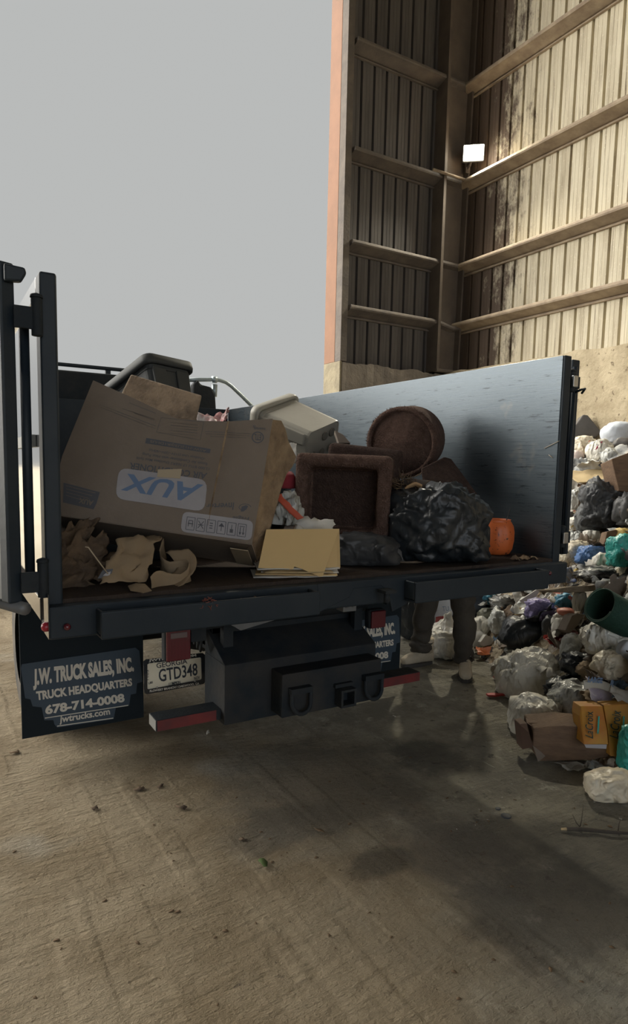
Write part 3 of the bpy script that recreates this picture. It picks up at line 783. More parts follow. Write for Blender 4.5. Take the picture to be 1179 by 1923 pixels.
def bag_mesh(b, c, rx, ry, rz, seed, sub=4, tie=0.0, yaw=0.0, wr=1.0, mi=0, flat=-.6, lean=0.0, floor=None):
    """a lumpy tied-up bag: soft overall dents, pleats and sharp little folds"""
    bm = bmesh.new(); bmesh.ops.create_icosphere(bm, subdivisions=sub, radius=1)
    s = V((seed * 5.31, seed * 2.77, seed * 9.13)); cy, sy = math.cos(yaw), math.sin(yaw)
    rnd = random.Random(seed * 17 + 3); pole = V((rnd.uniform(-.8, .8), rnd.uniform(-.9, .2), rnd.uniform(.2, 1))).normalized(); pu = pole.cross(V((.3, .9, .2))).normalized(); pw = pole.cross(pu); npl = rnd.randint(6, 10)
    vs = []
    for v in bm.verts:
        p = v.co
        k = 1 + noise.noise(p * 1.4 + s) * .26 * wr
        w1 = p + V((noise.noise(p * 2 + s), noise.noise(p * 2 - s), noise.noise(p * 2 + s * 3))) * .35
        f = abs(noise.noise(w1 * 1.9 + s * 2)); k += (max(0, .30 - f) ** 1.3) * .62 * wr - .05
        f = abs(noise.noise(V((w1.x * 4.2, w1.y * 4.2, w1.z * 2.6)) + s)); k += (max(0, .26 - f) ** 1.3) * .50 * wr - .03
        f = abs(noise.noise(V((w1.x * 10, w1.y * 10, w1.z * 5)) + s)); k += max(0, .2 - f) * .12 * wr
        ph = math.atan2(p.dot(pw), p.dot(pu)) * npl + noise.noise(p * 2.2 + s) * 4; ta = math.acos(max(-1, min(1, p.dot(pole))))
        k += ((1 - abs(math.sin(ph / 2))) ** 2 * .10 - .03) * math.exp(-ta * .9) * min(1, ta * 2.5) * wr
        q = p * k
        # squarer shoulders than a ball
        q = V((math.copysign(abs(q.x) ** .88, q.x), math.copysign(abs(q.y) ** .88, q.y), math.copysign(abs(q.z) ** .86, q.z)))
        if tie and p.z > .72:
            t = (p.z - .72) / .28; q.x *= 1 - .8 * t ** .7; q.y *= 1 - .8 * t ** .7; q.z += tie * t ** 1.5
            if t > .75: q.x *= 1 + 2.2 * (t - .75) * 4; q.y *= 1 + 1.2 * (t - .75) * 4
        if q.z < flat: q.z = flat + (q.z - flat) * .12
        q.x += lean * q.z
        x, y = q.x * rx, q.y * ry
        vs.append(V(c) + V((x * cy - y * sy, x * sy + y * cy, q.z * rz)))
    if floor is not None:
        dz = floor - min(q.z for q in vs); vs = [q + V((0, 0, dz)) for q in vs]
    bm.verts.index_update()
    fs = [tuple(v.index for v in f.verts) for f in bm.faces]; bm.free()
    b.add(vs, fs, mi, True); return b

def sheet(b, c, ux, uy, seed, amp=.02, sc_=6, n=14, mi=0, curl=0.0, ragged=.0):
    """a crumpled sheet: centre, half-edge vectors"""
    c, ux, uy = V(c), V(ux), V(uy); nn = ux.cross(uy).normalized(); m_ = max(ux.length, uy.length)
    def fn(u, v):
        a, e = u * 2 - 1, v * 2 - 1
        if ragged:
            a *= 1 + ragged * noise.noise(V((e * 3, seed, 0))) ; e *= 1 + ragged * noise.noise(V((a * 3, seed, 5)))
        p = c + ux * a + uy * e
        return p + nn * (crumple(p, amp, sc_, seed) + curl * (a * a) * m_ + curl * .3 * e * m_)
    return b.grid(fn, n, n, mi, True)

# ------------------------------------------------------------------ air conditioner box
def boxplane():
    A, B, C = V((.56, 2.80, 1.818)), V((1.223, 2.354, 1.687)), V((.383, 2.671, 1.323))
    return A, (B - A).cross(C - A).normalized(), V((.159, .262, -.131))
P0, PN, DV = boxplane()
if PN.dot(CO - P0) < 0: PN = -PN
def f_(px, py, lift=0.0): return onplane(px, py, P0, PN) + PN * lift
def bend(p, px):
    return p
out_ = [(176, 715), (250, 748), (330, 786), (380, 791), (427, 792), (512, 787), (495, 895), (473, 1022), (280, 993), (92, 965), (118, 856)]
AC = thing('cardboard_box', 'large battered air conditioner carton lying upside down across the truck bed', 'box', tuple(f_(473, 1022) + DV))
b = MB()
front = [f_(*q) for q in out_]
n_ = len(front)
b.add(front, [tuple(range(n_))])
back = [p + DV for p in front]
# printed shell: front, underside, left side, back
b.add(front + back, [(6, 7, n_ + 7, n_ + 6)[:0] or (7, 8, n_ + 8, n_ + 7), (8, 9, n_ + 9, n_ + 8), (9, 10, n_ + 10, n_ + 9), (10, 0, n_, n_ + 10), tuple(range(n_, 2 * n_))[::-1]])
b.build('carton', M_card, AC, solid=.006)
# the torn open right end: corrugated inner lining set in, with ragged flaps
b = MB()
tr_, br_ = f_(512, 787), f_(473, 1022)
inn = DV * .06
def redge(t, d): return tr_.lerp(br_, t) + DV * d
b.grid(lambda u, v: redge(u, .02 + v * .96) + (front[4] - front[5]).normalized() * (.012 + .03 * math.sin(v * 3.1) + crumple(redge(u, v), .012, 9, 4)), 14, 8)
b.build('inner_lining', M_card_in, AC)
b = MB()
o1 = (front[5] - front[4]).normalized()
pts_ = [redge(0, 0), redge(0, .14) + o1 * .014, redge(.10, .42) + o1 * .035, redge(.24, .50) + o1 * .055, redge(.34, .46) + o1 * .05, redge(.44, .30) + o1 * .03, redge(.60, .16) + o1 * .012, redge(.78, .1) + o1 * .008, redge(1, .08), redge(1, 0)]
pts_ = [deep(x, y, d) for x, y, d in ((512, 788, 2.635), (528, 790, 2.68), (536, 806, 2.72), (541, 828, 2.75), (556, 858, 2.80), (549, 876, 2.79), (538, 890, 2.77), (527, 920, 2.73), (516, 962, 2.70), (508, 990, 2.70), (490, 1040, 2.72), (479, 1058, 2.70), (473, 1024, 2.62), (488, 935, 2.62))]
b.prism(pts_, (.004, .006, 0)); b.build('torn_flap', M_card_in, AC)
# top crease and tape
b = MB().prism([f_(427, 792, .002), f_(431, 791, .004), f_(391, 988, .004), f_(388, 988, .002)], PN * .002)
b.build('crease', M_card_in, AC)
b = MB().prism([f_(430, 1024, .0) + DV * q for q in (.1, .8)] + [f_(464, 1029, 0) + DV * q for q in (.8, .1)], V((0, 0, -.004)) - DV * .01)
b.build('tape_strip', M_tape, AC)
# white labels
def rounded(pts, r=.16, k=4):
    o = []
    n = len(pts)
    for i in range(n):
        p, a, c = V(pts[i] + (0,)), V(pts[i - 1] + (0,)), V(pts[(i + 1) % n] + (0,))
        L_ = min((a - p).length, (c - p).length) * r
        p1, p2 = p + (a - p).normalized() * L_, p + (c - p).normalized() * L_
        for t in range(k + 1):
            u = t / k; q = p1 * (1 - u) ** 2 + p * 2 * u * (1 - u) + p2 * u * u; o.append((q.x, q.y))
    return o
b = MB().prism([f_(x, y, .004) for x, y in rounded([(224, 879), (390, 902), (384, 962), (217, 937)], .3)], PN * .0015, 0)
# upside-down lettering: reads from right to left, its foot uppermost
b.text('AUX', f_(383, 911, .004), f_(240, 890, .004), f_(360, 944, .004), f_(226, 921, .004), 1, .03, .002, .0)
b.build('logo_label', [M_labelw, M_bluep], AC)
b = MB().prism([f_(x, y, .004) for x, y in rounded([(344, 961), (476, 979), (472, 1016), (339, 999)], .3)], PN * .0015, 0)
def lp(u, v, l=.0065):      # u from left, v from top within the label
    x0, y0, x1, y1 = 344 + (476 - 344) * u, 961 + 18 * u, 339 + (472 - 339) * u, 999 + 17 * u
    return f_(x0 + (x1 - x0) * v, y0 + (y1 - y0) * v, l)
def bar(b, p, q, wd, mi):
    d = (q - p); s = d.cross(PN).normalized() * wd
    b.add([p - s, q - s, q + s, p + s], [(0, 1, 2, 3)], mi)
for k in range(6):
    u0 = .07 + k * .145; u1 = u0 + .115
    cs = [lp(u0, .24), lp(u1, .24), lp(u1, .86), lp(u0, .86)]
    for i in range(4): bar(b, cs[i], cs[(i + 1) % 4], .0011, 1)
    m0, m1, w1 = lp((u0 + u1) / 2, .34), lp((u0 + u1) / 2, .72), lp(u1 - .02, .55)
    w0 = lp(u0 + .02, .55)
    if k == 0:
        bar(b, w0, w1, .002, 1); bar(b, lp(u0 + .03, .4), lp(u0 + .03, .7), .0014, 1); bar(b, lp(u1 - .03, .4), lp(u1 - .03, .7), .0014, 1); bar(b, lp(u0 + .03, .4), lp(u1 - .03, .4), .0014, 1)
    elif k == 1:
        bar(b, lp(u0 + .02, .36), lp(u1 - .02, .72), .0014, 1); bar(b, lp(u1 - .02, .36), lp(u0 + .02, .72), .0014, 1); bar(b, w0, w1, .0016, 1)
    elif k == 2:
        for v in (.4, .52, .64): bar(b, lp(u0 + .035, v), lp(u1 - .035, v), .0018, 1)
    elif k == 3:
        b.add([lp(u0 + .015, .5), lp(u1 - .015, .5), lp((u0 + u1) / 2, .32)], [(0, 1, 2)], 1); bar(b, m0, m1, .0012, 1)
    elif k == 4:
        bar(b, m0, m1, .0012, 1); b.add([lp(u0 + .035, .56), lp(u1 - .035, .56), lp(u1 - .035, .74), lp(u0 + .035, .74)], [(0, 1, 2, 3)], 1)
    else:
        for u in (u0 + .035, u1 - .035):
            bar(b, lp(u, .4), lp(u, .74), .0014, 1); b.add([lp(u - .018, .66), lp(u + .018, .66), lp(u, .80)], [(0, 1, 2)], 1)
        bar(b, lp(u0 + .02, .36), lp(u1 - .02, .36), .0014, 1)
b.build('handling_label', [M_labelw, M_print], AC)
# dark printing straight on the card
def T(b, s, right_bottom, left_bottom, right_top, left_top, bold=.01, lift=.0035):
    """corners as the photograph shows them; the text stands on its head"""
    b.text(s, f_(*right_bottom, lift), f_(*left_bottom, lift), f_(*right_top, lift), f_(*left_top, lift), 0, bold, .001)
b = MB()
T(b, 'AIR CONDITIONER', (390, 889), (245, 869), (386, 901), (243, 882), .02)
T(b, '12,000 BTU 17 SEER2 Ductless Mini Split', (394, 878), (257, 857), (393, 884), (256, 863), .01)
T(b, 'Room Air Conditioner with Heat Pump', (390, 868), (268, 849), (389, 875), (267, 856), .01)
T(b, '-Outdoor Unit (115V~/20V~/60Hz)', (386, 859), (281, 842), (385, 865), (280, 848), .01)
b.add([f_(x, y, .0035) for x, y in ((275, 823), (396, 844), (394, 852), (273, 833))], [(0, 1, 2, 3)])
for x0, y0, x1, y1 in ((186, 760, 293, 801), (190, 766, 293, 806), (243, 757, 293, 777), (230, 768, 291, 788), (252, 776, 290, 790), (385, 811, 470, 815), (387, 815, 468, 819), (395, 820, 463, 823)):
    p, q = f_(x0, y0, .003), f_(x1, y1, .003); bar(b, p, q, .0010, 0)
fr = [(303, 785), (383, 793), (376, 827), (294, 812)]
for i in range(4): bar(b, f_(*fr[i], .003), f_(*fr[(i + 1) % 4], .003), .0009, 0)
for k in range(5): bar(b, f_(320, 794 + k * 5, .003), f_(371, 799 + k * 5, .003), .0009, 0)
lf = [f_(484 + 10.5 * math.cos(a) , 822 + 10 * math.sin(a), .0035) for a in [2 * math.pi * k / 20 for k in range(21)]]
for i in range(20): bar(b, lf[i], lf[i + 1], .0022, 0)
T(b, 'ETL', (491, 817), (478, 816), (490, 828), (477, 827), .02)
T(b, 'Intertek', (498, 804), (476, 803), (498, 809), (476, 808), .01)
T(b, '°', (480, 800), (475, 799), (480, 803), (475, 803), .01)
b.build('printed_text', M_print, AC)
b = MB()
T(b, 'Inverter', (440, 944), (388, 947), (438, 958), (387, 955), .01)
T(b, 'Fragile', (468, 970), (437, 968), (467, 977), (437, 976), .012)
# the leaf mark by the word and the round approval mark
b.add([f_(x, y, .0035) for x, y in ((452, 961), (454, 952), (462, 949), (466, 951), (463, 957), (457, 961))], [(0, 1, 2, 3, 4, 5)])
lf = [f_(460 + 11 * math.cos(a), 953 - 6 * math.sin(a) , .0035) for a in [k * .28 for k in range(0, 17)]]
for i in range(16): bar(b, lf[i], lf[i + 1], .0012, 0)
b.build('inverter_print', M_print, AC)
b = MB()
b.text('ASW-H12U3/JIR1DI-US', f_(388, 844, .0045), f_(283, 826, .0045), f_(387, 850, .0045), f_(282, 832, .0045), 0, .012, .001)
b.build('model_strip_text', M_card, AC)
b = MB().prism([f_(x, y, .003) for x, y in ((120, 907), (188, 925), (182, 945), (176, 957), (119, 944))], PN * .001, 0)
b.text('AUX', f_(177, 941, .003), f_(150, 935, .003), f_(174, 951, .003), f_(148, 945, .003), 1, .03, .002)
for k in range(4): bar(b, f_(125, 913 + k * 6, .0055), f_(180 - k * 6, 927 + k * 5, .0055), .001, 1)
b.build('maker_label', [M_print, M_card], AC)
b = MB().prism([f_(x, y, .007) for x, y in ((297, 883), (342, 882), (339, 900), (296, 897))], PN * .001)
b.build('tape_patch', M_tape, AC)

# kraft packing paper thrown in front of it
def ribbon(b, path, vec, n=8, mi=0, seed=1, amp=.006):
    path = [V(p) for p in path]; vec = V(vec)
    # smooth the path
    pp = []
    for i in range(len(path) - 1):
        p0, p1, p2, p3 = path[max(i - 1, 0)], path[i], path[i + 1], path[min(i + 2, len(path) - 1)]
        for k in range(5):
            t = k / 5; pp.append(.5 * ((2 * p1) + (p2 - p0) * t + (2 * p0 - 5 * p1 + 4 * p2 - p3) * t * t + (3 * p1 - p0 - 3 * p2 + p3) * t ** 3))
    pp.append(path[-1])
    m_ = len(pp) - 1
    def fn(u, v):
        i = min(int(u * m_ + .5), m_); p = pp[i] + vec * v
        return p + V((crumple(p, amp, 11, seed), crumple(p, amp, 11, seed + 3), crumple(p, amp, 11, seed + 7)))
    b.grid(fn, m_, n, mi); return b
KP = thing('packing_paper', 'crumpled brown kraft packing paper on the bed under the air conditioner carton', 'paper', (.60, 2.25, ZF))
b = MB()
ribbon(b, [at(190, 1099, 'Y', 2.19), at(196, 1080, 'Y', 2.215), at(206, 1048, 'Y', 2.27), at(218, 1018, 'Y', 2.34), at(228, 1010, 'Y', 2.42), at(236, 1018, 'Y', 2.52)], (.165, .035, .0), 12, 0, 2, .02)
b.build('paper_arch', M_kraft, KP, solid=.002)
b = MB()
ribbon(b, [at(308, 1010, 'Y', 2.46), at(300, 1036, 'Y', 2.40), at(312, 1052, 'Y', 2.34), at(345, 1052, 'Y', 2.30), at(356, 1060, 'Y', 2.27), at(340, 1078, 'Y', 2.24), at(300, 1072, 'Y', 2.22), at(283, 1085, 'Y', 2.20)], (.015, .02, -.085), 6, 0, 3)
b.build('paper_scroll', M_kraft, KP, solid=.002)
b = MB()
ribbon(b, [at(355, 1026, 'Y', 2.36), at(372, 1052, 'Y', 2.30), at(352, 1085, 'Y', 2.24), at(330, 1109, 'Y', 2.18)], (-.075, .03, -.02), 6, 0, 5, .012)
b.build('paper_twist', M_kraft, KP, solid=.002)
pn = (at(206, 1072, 'Y', 2.235) - V((0, .01, 0)))
b = MB().prism([at(x, y, 'Y', 2.215) for x, y in ((183, 1086), (193, 1070), (212, 1068), (206, 1087))], (0, -.002, 0), 0)
b.prism([at(x, y, 'Y', 2.21) for x, y in ((193, 1081), (198, 1076), (208, 1073), (205, 1081))], (0, -.002, 0), 1)
b.build('dark_tag', [M_print, M_labelw], KP)
tag(MB().tube([at(x, y, 'Y', 2.20) for x, y in ((160, 1027), (166, 1028), (182, 1050), (203, 1078))], .0022, 6).build('straw', M_tape), 'thin pale straw leaning against the kraft packing paper', 'straw')
b = MB(); c = at(262, 1106, 'Z', ZF + .006)
b.prism([at(x, y, 'Z', ZF + z) for x, y, z in ((240, 1101, .012), (255, 1096, .02), (272, 1097, .016), (285, 1110, .005), (268, 1114, .004), (245, 1110, .003))], (0, 0, .002))
tag(b.build('paper_scrap', M_kraft), 'small torn tan paper scrap lying on the bed edge below the kraft packing paper', 'paper scrap')
for k, (px, py, y, s, lab) in enumerate(((132, 1020, 2.50, .085, 'curled dry brown leaf paper highest in the heap behind the left post'), (150, 1052, 2.42, .10, 'crumpled brown paper wad in the middle of the heap behind the left post'),
                                       (140, 1084, 2.34, .075, 'torn brown paper lowest in the heap beside the left post'), (176, 1066, 2.46, .08, 'dark crumpled brown paper between left post and kraft packing paper'))):
    b = MB(); c = at(px, py, 'Y', y)
    sheet(b, c, (s, .02, .035 - k * .02), (.02, s * .5, s * .8), 20 + k, .035, 19, 18, ragged=.6)
    tag(b.build('brown_paper', M_leaf, solid=.002), lab, 'paper')

# ------------------------------------------------------------------ plastic totes
def tote(name, lab, pts, m, depthv=None):
    """pts: origin, right, up(axis from base to rim), depth vectors of a tapered tub, rim at +up"""
    o, r, u, d, lidless = pts
    o, r, u, d = V(o), V(r), V(u), V(d)
    R_, U_, D_ = r.normalized(), u.normalized(), d.normalized()
    T_ = thing(name, lab, 'storage tote', tuple(o))
    def ringpts(k, tz, grow=0.0, nc=5, rad=.14):
        hw, hd = r.length / 2 * k + grow, d.length / 2 * k + grow; rr = min(hw, hd) * rad * 2; o_ = []
        for cx, cy, a0 in ((1, 1, 0), (-1, 1, 90), (-1, -1, 180), (1, -1, 270)):
            for i in range(nc):
                a = math.radians(a0 + 90 * i / (nc - 1)); o_.append(o + R_ * (cx * (hw - rr) + rr * math.cos(a)) + D_ * (cy * (hd - rr) + rr * math.sin(a)) + u * tz)
        return o_
    rings = [ringpts(.80, .015), ringpts(.84, 0.0), ringpts(.86, .03), ringpts(.955, .80), ringpts(.975, .80), ringpts(.985, .86), ringpts(.985, .90)]
    inner = [ringpts(.965, .90), ringpts(.93, .80), ringpts(.83, .04)]
    b = MB(); al = rings + inner; n = len(al[0]); vs = sum(al, []); fs = []
    for i in range(len(al) - 1):
        for k in range(n):
            k2 = (k + 1) % n; fs.append((i * n + k, i * n + k2, (i + 1) * n + k2, (i + 1) * n + k))
    fs += [tuple(range(n))[::-1], tuple(range((len(al) - 1) * n, len(al) * n))]
    b.add(vs, fs, 0, False); b.build('tub', m, T_, bevel=.003, smooth=False)
    # rolled rim
    rs = [ringpts(.985, .86, .0), ringpts(.985, .855, .022), ringpts(.985, .90, .026), ringpts(.985, .985, .024), ringpts(.985, 1.0, .016), ringpts(.985, .985, .0)]
    b = MB(); vs = sum(rs, []); fs = []
    for i in range(len(rs)):
        i2 = (i + 1) % len(rs)
        for k in range(n):
            k2 = (k + 1) % n; fs.append((i * n + k, i * n + k2, i2 * n + k2, i2 * n + k))
    b.add(vs, fs, 0, True); b.build('rim', m, T_)
    # ribs on the short ends
    for s in (-1, 1):
        for q in (-.30, .30):
            b = MB(); w_ = d.length * .13
            p0 = o + R_ * s * r.length / 2 * .865 + D_ * q * d.length * .8 + u * .06; p1 = o + R_ * s * r.length / 2 * .955 + D_ * q * d.length * .9 + u * .82
            b.prism([p0 - D_ * w_, p0 + D_ * w_, p1 + D_ * w_ * 1.15, p1 - D_ * w_ * 1.15], R_ * s * .014)
            b.build('end_rib', m, T_, bevel=.004)
    return T_, ringpts, (R_, U_, D_)
# dark tote: rim up, heeled over towards the left post
A, B_, C_ = deep(275, 663, 3.62), deep(356, 681, 3.86), deep(112, 742, 3.85)
dd = (B_ - A); rr_ = (A - C_); rr_ = rr_ - dd.normalized() * rr_.dot(dd.normalized())
nn_ = rr_.cross(dd).normalized(); nn_ = nn_ if nn_.z > 0 else -nn_
mid = (C_ + A + dd) / 2 + (dd - dd) * 0
ctr = A - rr_ / 2 + dd / 2
hgt = .40
tote('storage_tote', 'dark grey storage tote heeled over behind the air conditioner carton', (ctr - nn_ * hgt, rr_, nn_ * hgt, dd, 0), M_tote2)
# beige tote on its side against the right wall: base towards us
s_ = .80; tO = CO + (V((2.531, 4.404, 1.48)) - CO) * s_
FTL, FTR, FBL, BTL = [CO + (V(q) - CO) * s_ for q in ((2.49, 4.28, 1.75), (2.86, 4.42, 1.88), (2.53, 4.40, 1.48), (2.25, 4.74, 1.93))]
bx, bz, by = FTR - FTL, FTL - FBL, BTL - FTL
T2, rp, ax = tote('storage_tote', 'beige storage tote lying on its side behind the open carton, base towards the camera', (FTL + bx / 2 - bz / 2, bx * 1.16, by, bz * 1.16, 0), M_tote)
b = MB()
o_, R_, D_ = FTL + bx / 2 - bz / 2, bx.normalized(), bz.normalized()
for i, j in ((-.62, -.5), (0, -.55), (.62, -.5), (.1, .45), (.6, .5)):
    b.lathe(o_ + R_ * i * bx.length * .45 + D_ * j * bz.length * .45 - by.normalized() * .001, -by, [(0, .030), (.0025, .028), (.003, .02), (.003, 0)], 14)
b.build('base_dimples', mat('dark_dimple_plastic', (.17, .155, .125), .5), T2)

# grimy chipboard behind the carton
b = MB(); d0 = 3.10
c4 = [deep(x, y, d) for x, y, d in ((246, 703, 3.05), (379, 743, 3.05), (366, 800, 2.98), (322, 800, 2.96), (225, 745, 2.98))]
b.prism(c4, ray(300, 740).normalized() * .05 + V((0, 0, .0)))
M_chip = mat('mouldy_tan_board', (.34, .25, .17), .9, col2=(.10, .075, .055), vs=9, vc=.56, bump=.5, bs=40)
tag(b.build('tan_board', M_chip, bevel=.006), 'mouldy tan board sticking up behind the air conditioner carton', 'board')
b = MB(); sheet(b, deep(398, 782, 3.5), CR * .085, CU * .045 + CF * .05, 31, .06, 11, 14, ragged=.3)
tag(b.build('snack_wrapper', mat('red_white_wrapper', (.6, .58, .56), .4, col2=(.45, .05, .05), vs=9, vc=.52), solid=.001), 'crumpled red and white wrapper between tan board and beige tote', 'wrapper')

# ------------------------------------------------------------------ carpeted cat furniture
def carpet_box(name, lab, c, yaw, roll, w_, h_, d_, open_=True, wall=.07, m=None, pitch=0):
    T_ = thing(name, lab, 'cat furniture', tuple(V(c) - V((0, 0, h_ / 2))))
    X = V((math.cos(yaw), math.sin(yaw), 0)); Y = V((-math.sin(yaw), math.cos(yaw), 0)); Z = V((0, 0, 1))
    X, Z = X * math.cos(roll) + Z * math.sin(roll), -X * math.sin(roll) + Z * math.cos(roll)
    Y, Z = Y * math.cos(pitch) + Z * math.sin(pitch), -Y * math.sin(pitch) + Z * math.cos(pitch)
    c = V(c); b = MB()
    hw, hh, hd = w_ / 2, h_ / 2, d_ / 2
    if open_:
        o4 = [(-hw, -hh), (hw, -hh), (hw, hh), (-hw, hh)]; i4 = [(-hw + wall, -hh + wall), (hw - wall, -hh + wall), (hw - wall, hh - wall), (-hw + wall, hh - wall)]
        P = lambda x, z, y: c + X * x + Z * z + Y * y
        vs = [P(x, z, -hd) for x, z in o4] + [P(x, z, -hd) for x, z in i4] + [P(x, z, hd) for x, z in o4] + [P(x, z, -hd + .10) for x, z in i4]
        fs = []
        for i in range(4):
            j = (i + 1) % 4
            fs += [(i, j, 4 + j, 4 + i), (i, 8 + i, 8 + j, j), (4 + i, 4 + j, 12 + j, 12 + i)]
        fs += [(8, 11, 10, 9), (12, 13, 14, 15)]
        b.add(vs, fs); o = b.build('carpet_cover', m or M_carpet, T_, bevel=.028, seg=4)
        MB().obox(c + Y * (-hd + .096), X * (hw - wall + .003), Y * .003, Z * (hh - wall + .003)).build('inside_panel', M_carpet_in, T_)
    else:
        b.obox(c, X * hw, Y * hd, Z * hh); o = b.build('carpet_cover', m or M_carpet, T_, bevel=min(.03, hd * .8), seg=4)
    return T_, (X, Y, Z)
cc = deep(648, 934, 3.02)
n0 = ray(648, 934); yaw0 = -math.atan2(n0.x, n0.y)
carpet_box('cat_cubby', 'brown carpeted cube with a hollow front, upright beside the manila folders', cc + n0.normalized() * .15, yaw0 - .10, -.02, .452, .415, .34, True, .064)
cc = deep(682, 890, 3.42)
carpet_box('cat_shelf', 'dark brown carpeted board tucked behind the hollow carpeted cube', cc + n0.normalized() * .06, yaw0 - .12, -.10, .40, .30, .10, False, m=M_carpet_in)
# drum
p0, p1 = deep(752, 832, 3.52), deep(774, 825, 3.84)
ax_ = (p1 - p0).normalized(); Ld = (p1 - p0).length; R0 = .196
DT = thing('cat_barrel', 'round brown carpeted barrel leaning on the scuffed right wall of the truck', 'cat furniture', tuple(p0 - V((0, 0, .2))))
b = MB().lathe(p0, ax_, [(.014, 0), (.014, R0 - .030), (.008, R0 - .026), (.002, R0 - .022), (0, R0 - .014), (.006, R0 - .004), (.02, R0), (Ld - .02, R0), (Ld - .006, R0 - .004), (Ld, R0 - .018), (Ld - .006, R0 - .032), (Ld - .03, R0 - .04), (Ld - .03, 0)], 44)
b.build('carpet_cover', M_carpet, DT)
MB().lathe(p0, ax_, [(.011, 0), (.011, R0 - .029), (.013, R0 - .029), (.013, 0)], 40).build('end_panel', M_carpet, DT)
# fuzz: stray pile fibres along the worn edges
random.seed(5)
def fuzz(par, pts_fn, n, ln, name='stray_fibres', m=None):
    b = MB()
    for i in range(n):
        p, nr = pts_fn(random.random()); d = (nr + V((random.uniform(-1, 1), random.uniform(-1, 1), random.uniform(-1, 1))) * .7).normalized()
        q = p + d * ln * random.uniform(.4, 1.2); s = d.cross(V((random.random(), random.random(), random.random()))).normalized() * .0012
        b.add([p - s, p + s, q], [(0, 1, 2)])
    o = b.build(name, m or M_carpet, par); o['kind'] = 'stuff'; return o
e1 = ax_.cross(V((0, 0, 1))).normalized(); e2 = ax_.cross(e1)
def _drum(t):
    a = t * 2 * math.pi; nr = e1 * math.cos(a) + e2 * math.sin(a); return p0 + ax_ * random.uniform(0, .03) + nr * (R0 - random.uniform(0, .02)), nr - ax_ * .5
fuzz(DT, _drum, 900, .014)
b = MB().prism([deep(x, y, d) for x, y, d in ((790, 880, 3.30), (834, 858, 3.42), (847, 862, 3.44), (896, 928, 3.36), (876, 950, 3.22), (800, 950, 3.12))], ray(850, 900).normalized() * .03)
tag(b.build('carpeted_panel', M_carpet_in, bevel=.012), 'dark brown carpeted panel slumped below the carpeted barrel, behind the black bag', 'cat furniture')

# ------------------------------------------------------------------ bags, bucket and papers on the bed
c = deep(826, 1000, 3.05)
b = MB(); bag_mesh(b, (c.x, c.y + .03, ZF + .155), .25, .19, .205, 3, 5, 0, -.62, 1.0, flat=-.74, lean=-.12, floor=ZF + .003)
tag(b.build('trash_bag', M_bagblack), 'black trash bag on the truck bed between carpeted cube and orange bucket', 'trash bag')
c = deep(900, 1015, 3.16)
b = MB(); bag_mesh(b, (c.x - .02, c.y + .02, ZF + .075), .07, .08, .11, 6, 4, 0, 0, 1.1, flat=-.68, floor=ZF + .003)
tag(b.build('trash_bag', M_bagblack), 'gathered mouth of a black bag pressed against the orange bucket', 'trash bag')
c = deep(690, 1042, 2.88)
b = MB(); bag_mesh(b, (c.x, c.y + .04, ZF + .055), .17, .11, .085, 9, 4, 0, -.6, 1.0, flat=-.62, floor=ZF + .003)
tag(b.build('trash_bag', M_bagblack2), 'flat dull black bag below the carpeted cube, right of the manila folders', 'trash bag')
c = deep(738, 1032, 2.93)
b = MB().prism([at(x, y, 'Y', 2.31) for x, y in ((700, 1052), (704, 1022), (722, 1018), (745, 1028), (768, 1046), (766, 1056))], (.10, .14, 0))
tag(b.build('grey_board', mat('grey_millboard', (.10, .095, .09), .8), bevel=.008), 'dark grey curved board lying under the edge of the big black bag', 'board')
b = MB().lathe(at(778, 1056, 'Z', ZF + .002) + V((0, .07, 0)), (0, 0, 1), [(0, .0), (0, .098), (.006, .102), (.010, .1), (.010, 0)], 32)
tag(b.build('round_board', mat('tan_round_board', (.27, .20, .13), .8, col2=(.15, .11, .08), vs=8)), 'tan round board lying flat at the front of the big black bag', 'board')

PB = at(952, 1045, 'Z', ZF)
PB = V((PB.x + .012, PB.y + .10, ZF + .001))
BK = thing('plastic_bucket', 'orange pumpkin-ribbed bucket with black smudges in the rear right bed corner', 'bucket', tuple(PB))
prof = [(.004, 0), (0, .062), (.006, .077), (.03, .090), (.075, .097), (.12, .097), (.15, .091), (.168, .080), (.176, .074), (.183, .077), (.183, .071), (.172, .069), (.14, .086), (.08, .092), (.03, .085), (.01, .062), (.01, 0)]
b = MB(); n = 48; vs = []; fs = []
for h_, r_ in prof:
    for k in range(n):
        a = 2 * math.pi * k / n; rr = r_ * (1 - (.07 * (1 - abs(math.sin(a * 5))) ** 2 if .02 < h_ < .168 else 0))
        vs.append(PB + V((rr * math.cos(a) * 1.0, rr * math.sin(a), h_)))
for i in range(len(prof) - 1):
    for k in range(n):
        k2 = (k + 1) % n; fs.append((i * n + k, i * n + k2, (i + 1) * n + k2, (i + 1) * n + k))
b.add(vs, fs, 0, True); b.build('bucket_body', M_orange2, BK)
hp = PB + V((-.005, -.072, .17))
MB().tube([hp, hp + V((.012, .0, .03)), hp + V((.042, .01, .078))], .0022, 8).build('wire_handle', M_wire, BK)
MB().lathe(hp + V((0, 0, -.004)), (0, -1, .1), [(0, .006), (.006, .006), (.008, 0)], 10).build('handle_pin', M_wire, BK)
for k, (px, py, w1, lab) in enumerate(((985, 1046, .035, 'small torn brown and white paper scrap beside the orange bucket'), (1004, 1046, .022, 'flat pale scrap right of the orange bucket by the corner post'), (968, 1048, .03, 'dirty scrap tucked under the front of the orange bucket'))):
    b = MB(); p = at(px, py, 'Z', ZF + .012); sheet(b, p, (w1, .01, 0), (0, w1 * .8, .004), 40 + k, .012, 20, 6, ragged=.3)
    tag(b.build('paper_scrap', (M_paper, M_kraft, M_leaf)[k] if k else M_card_in, solid=.001), lab, 'paper scrap')

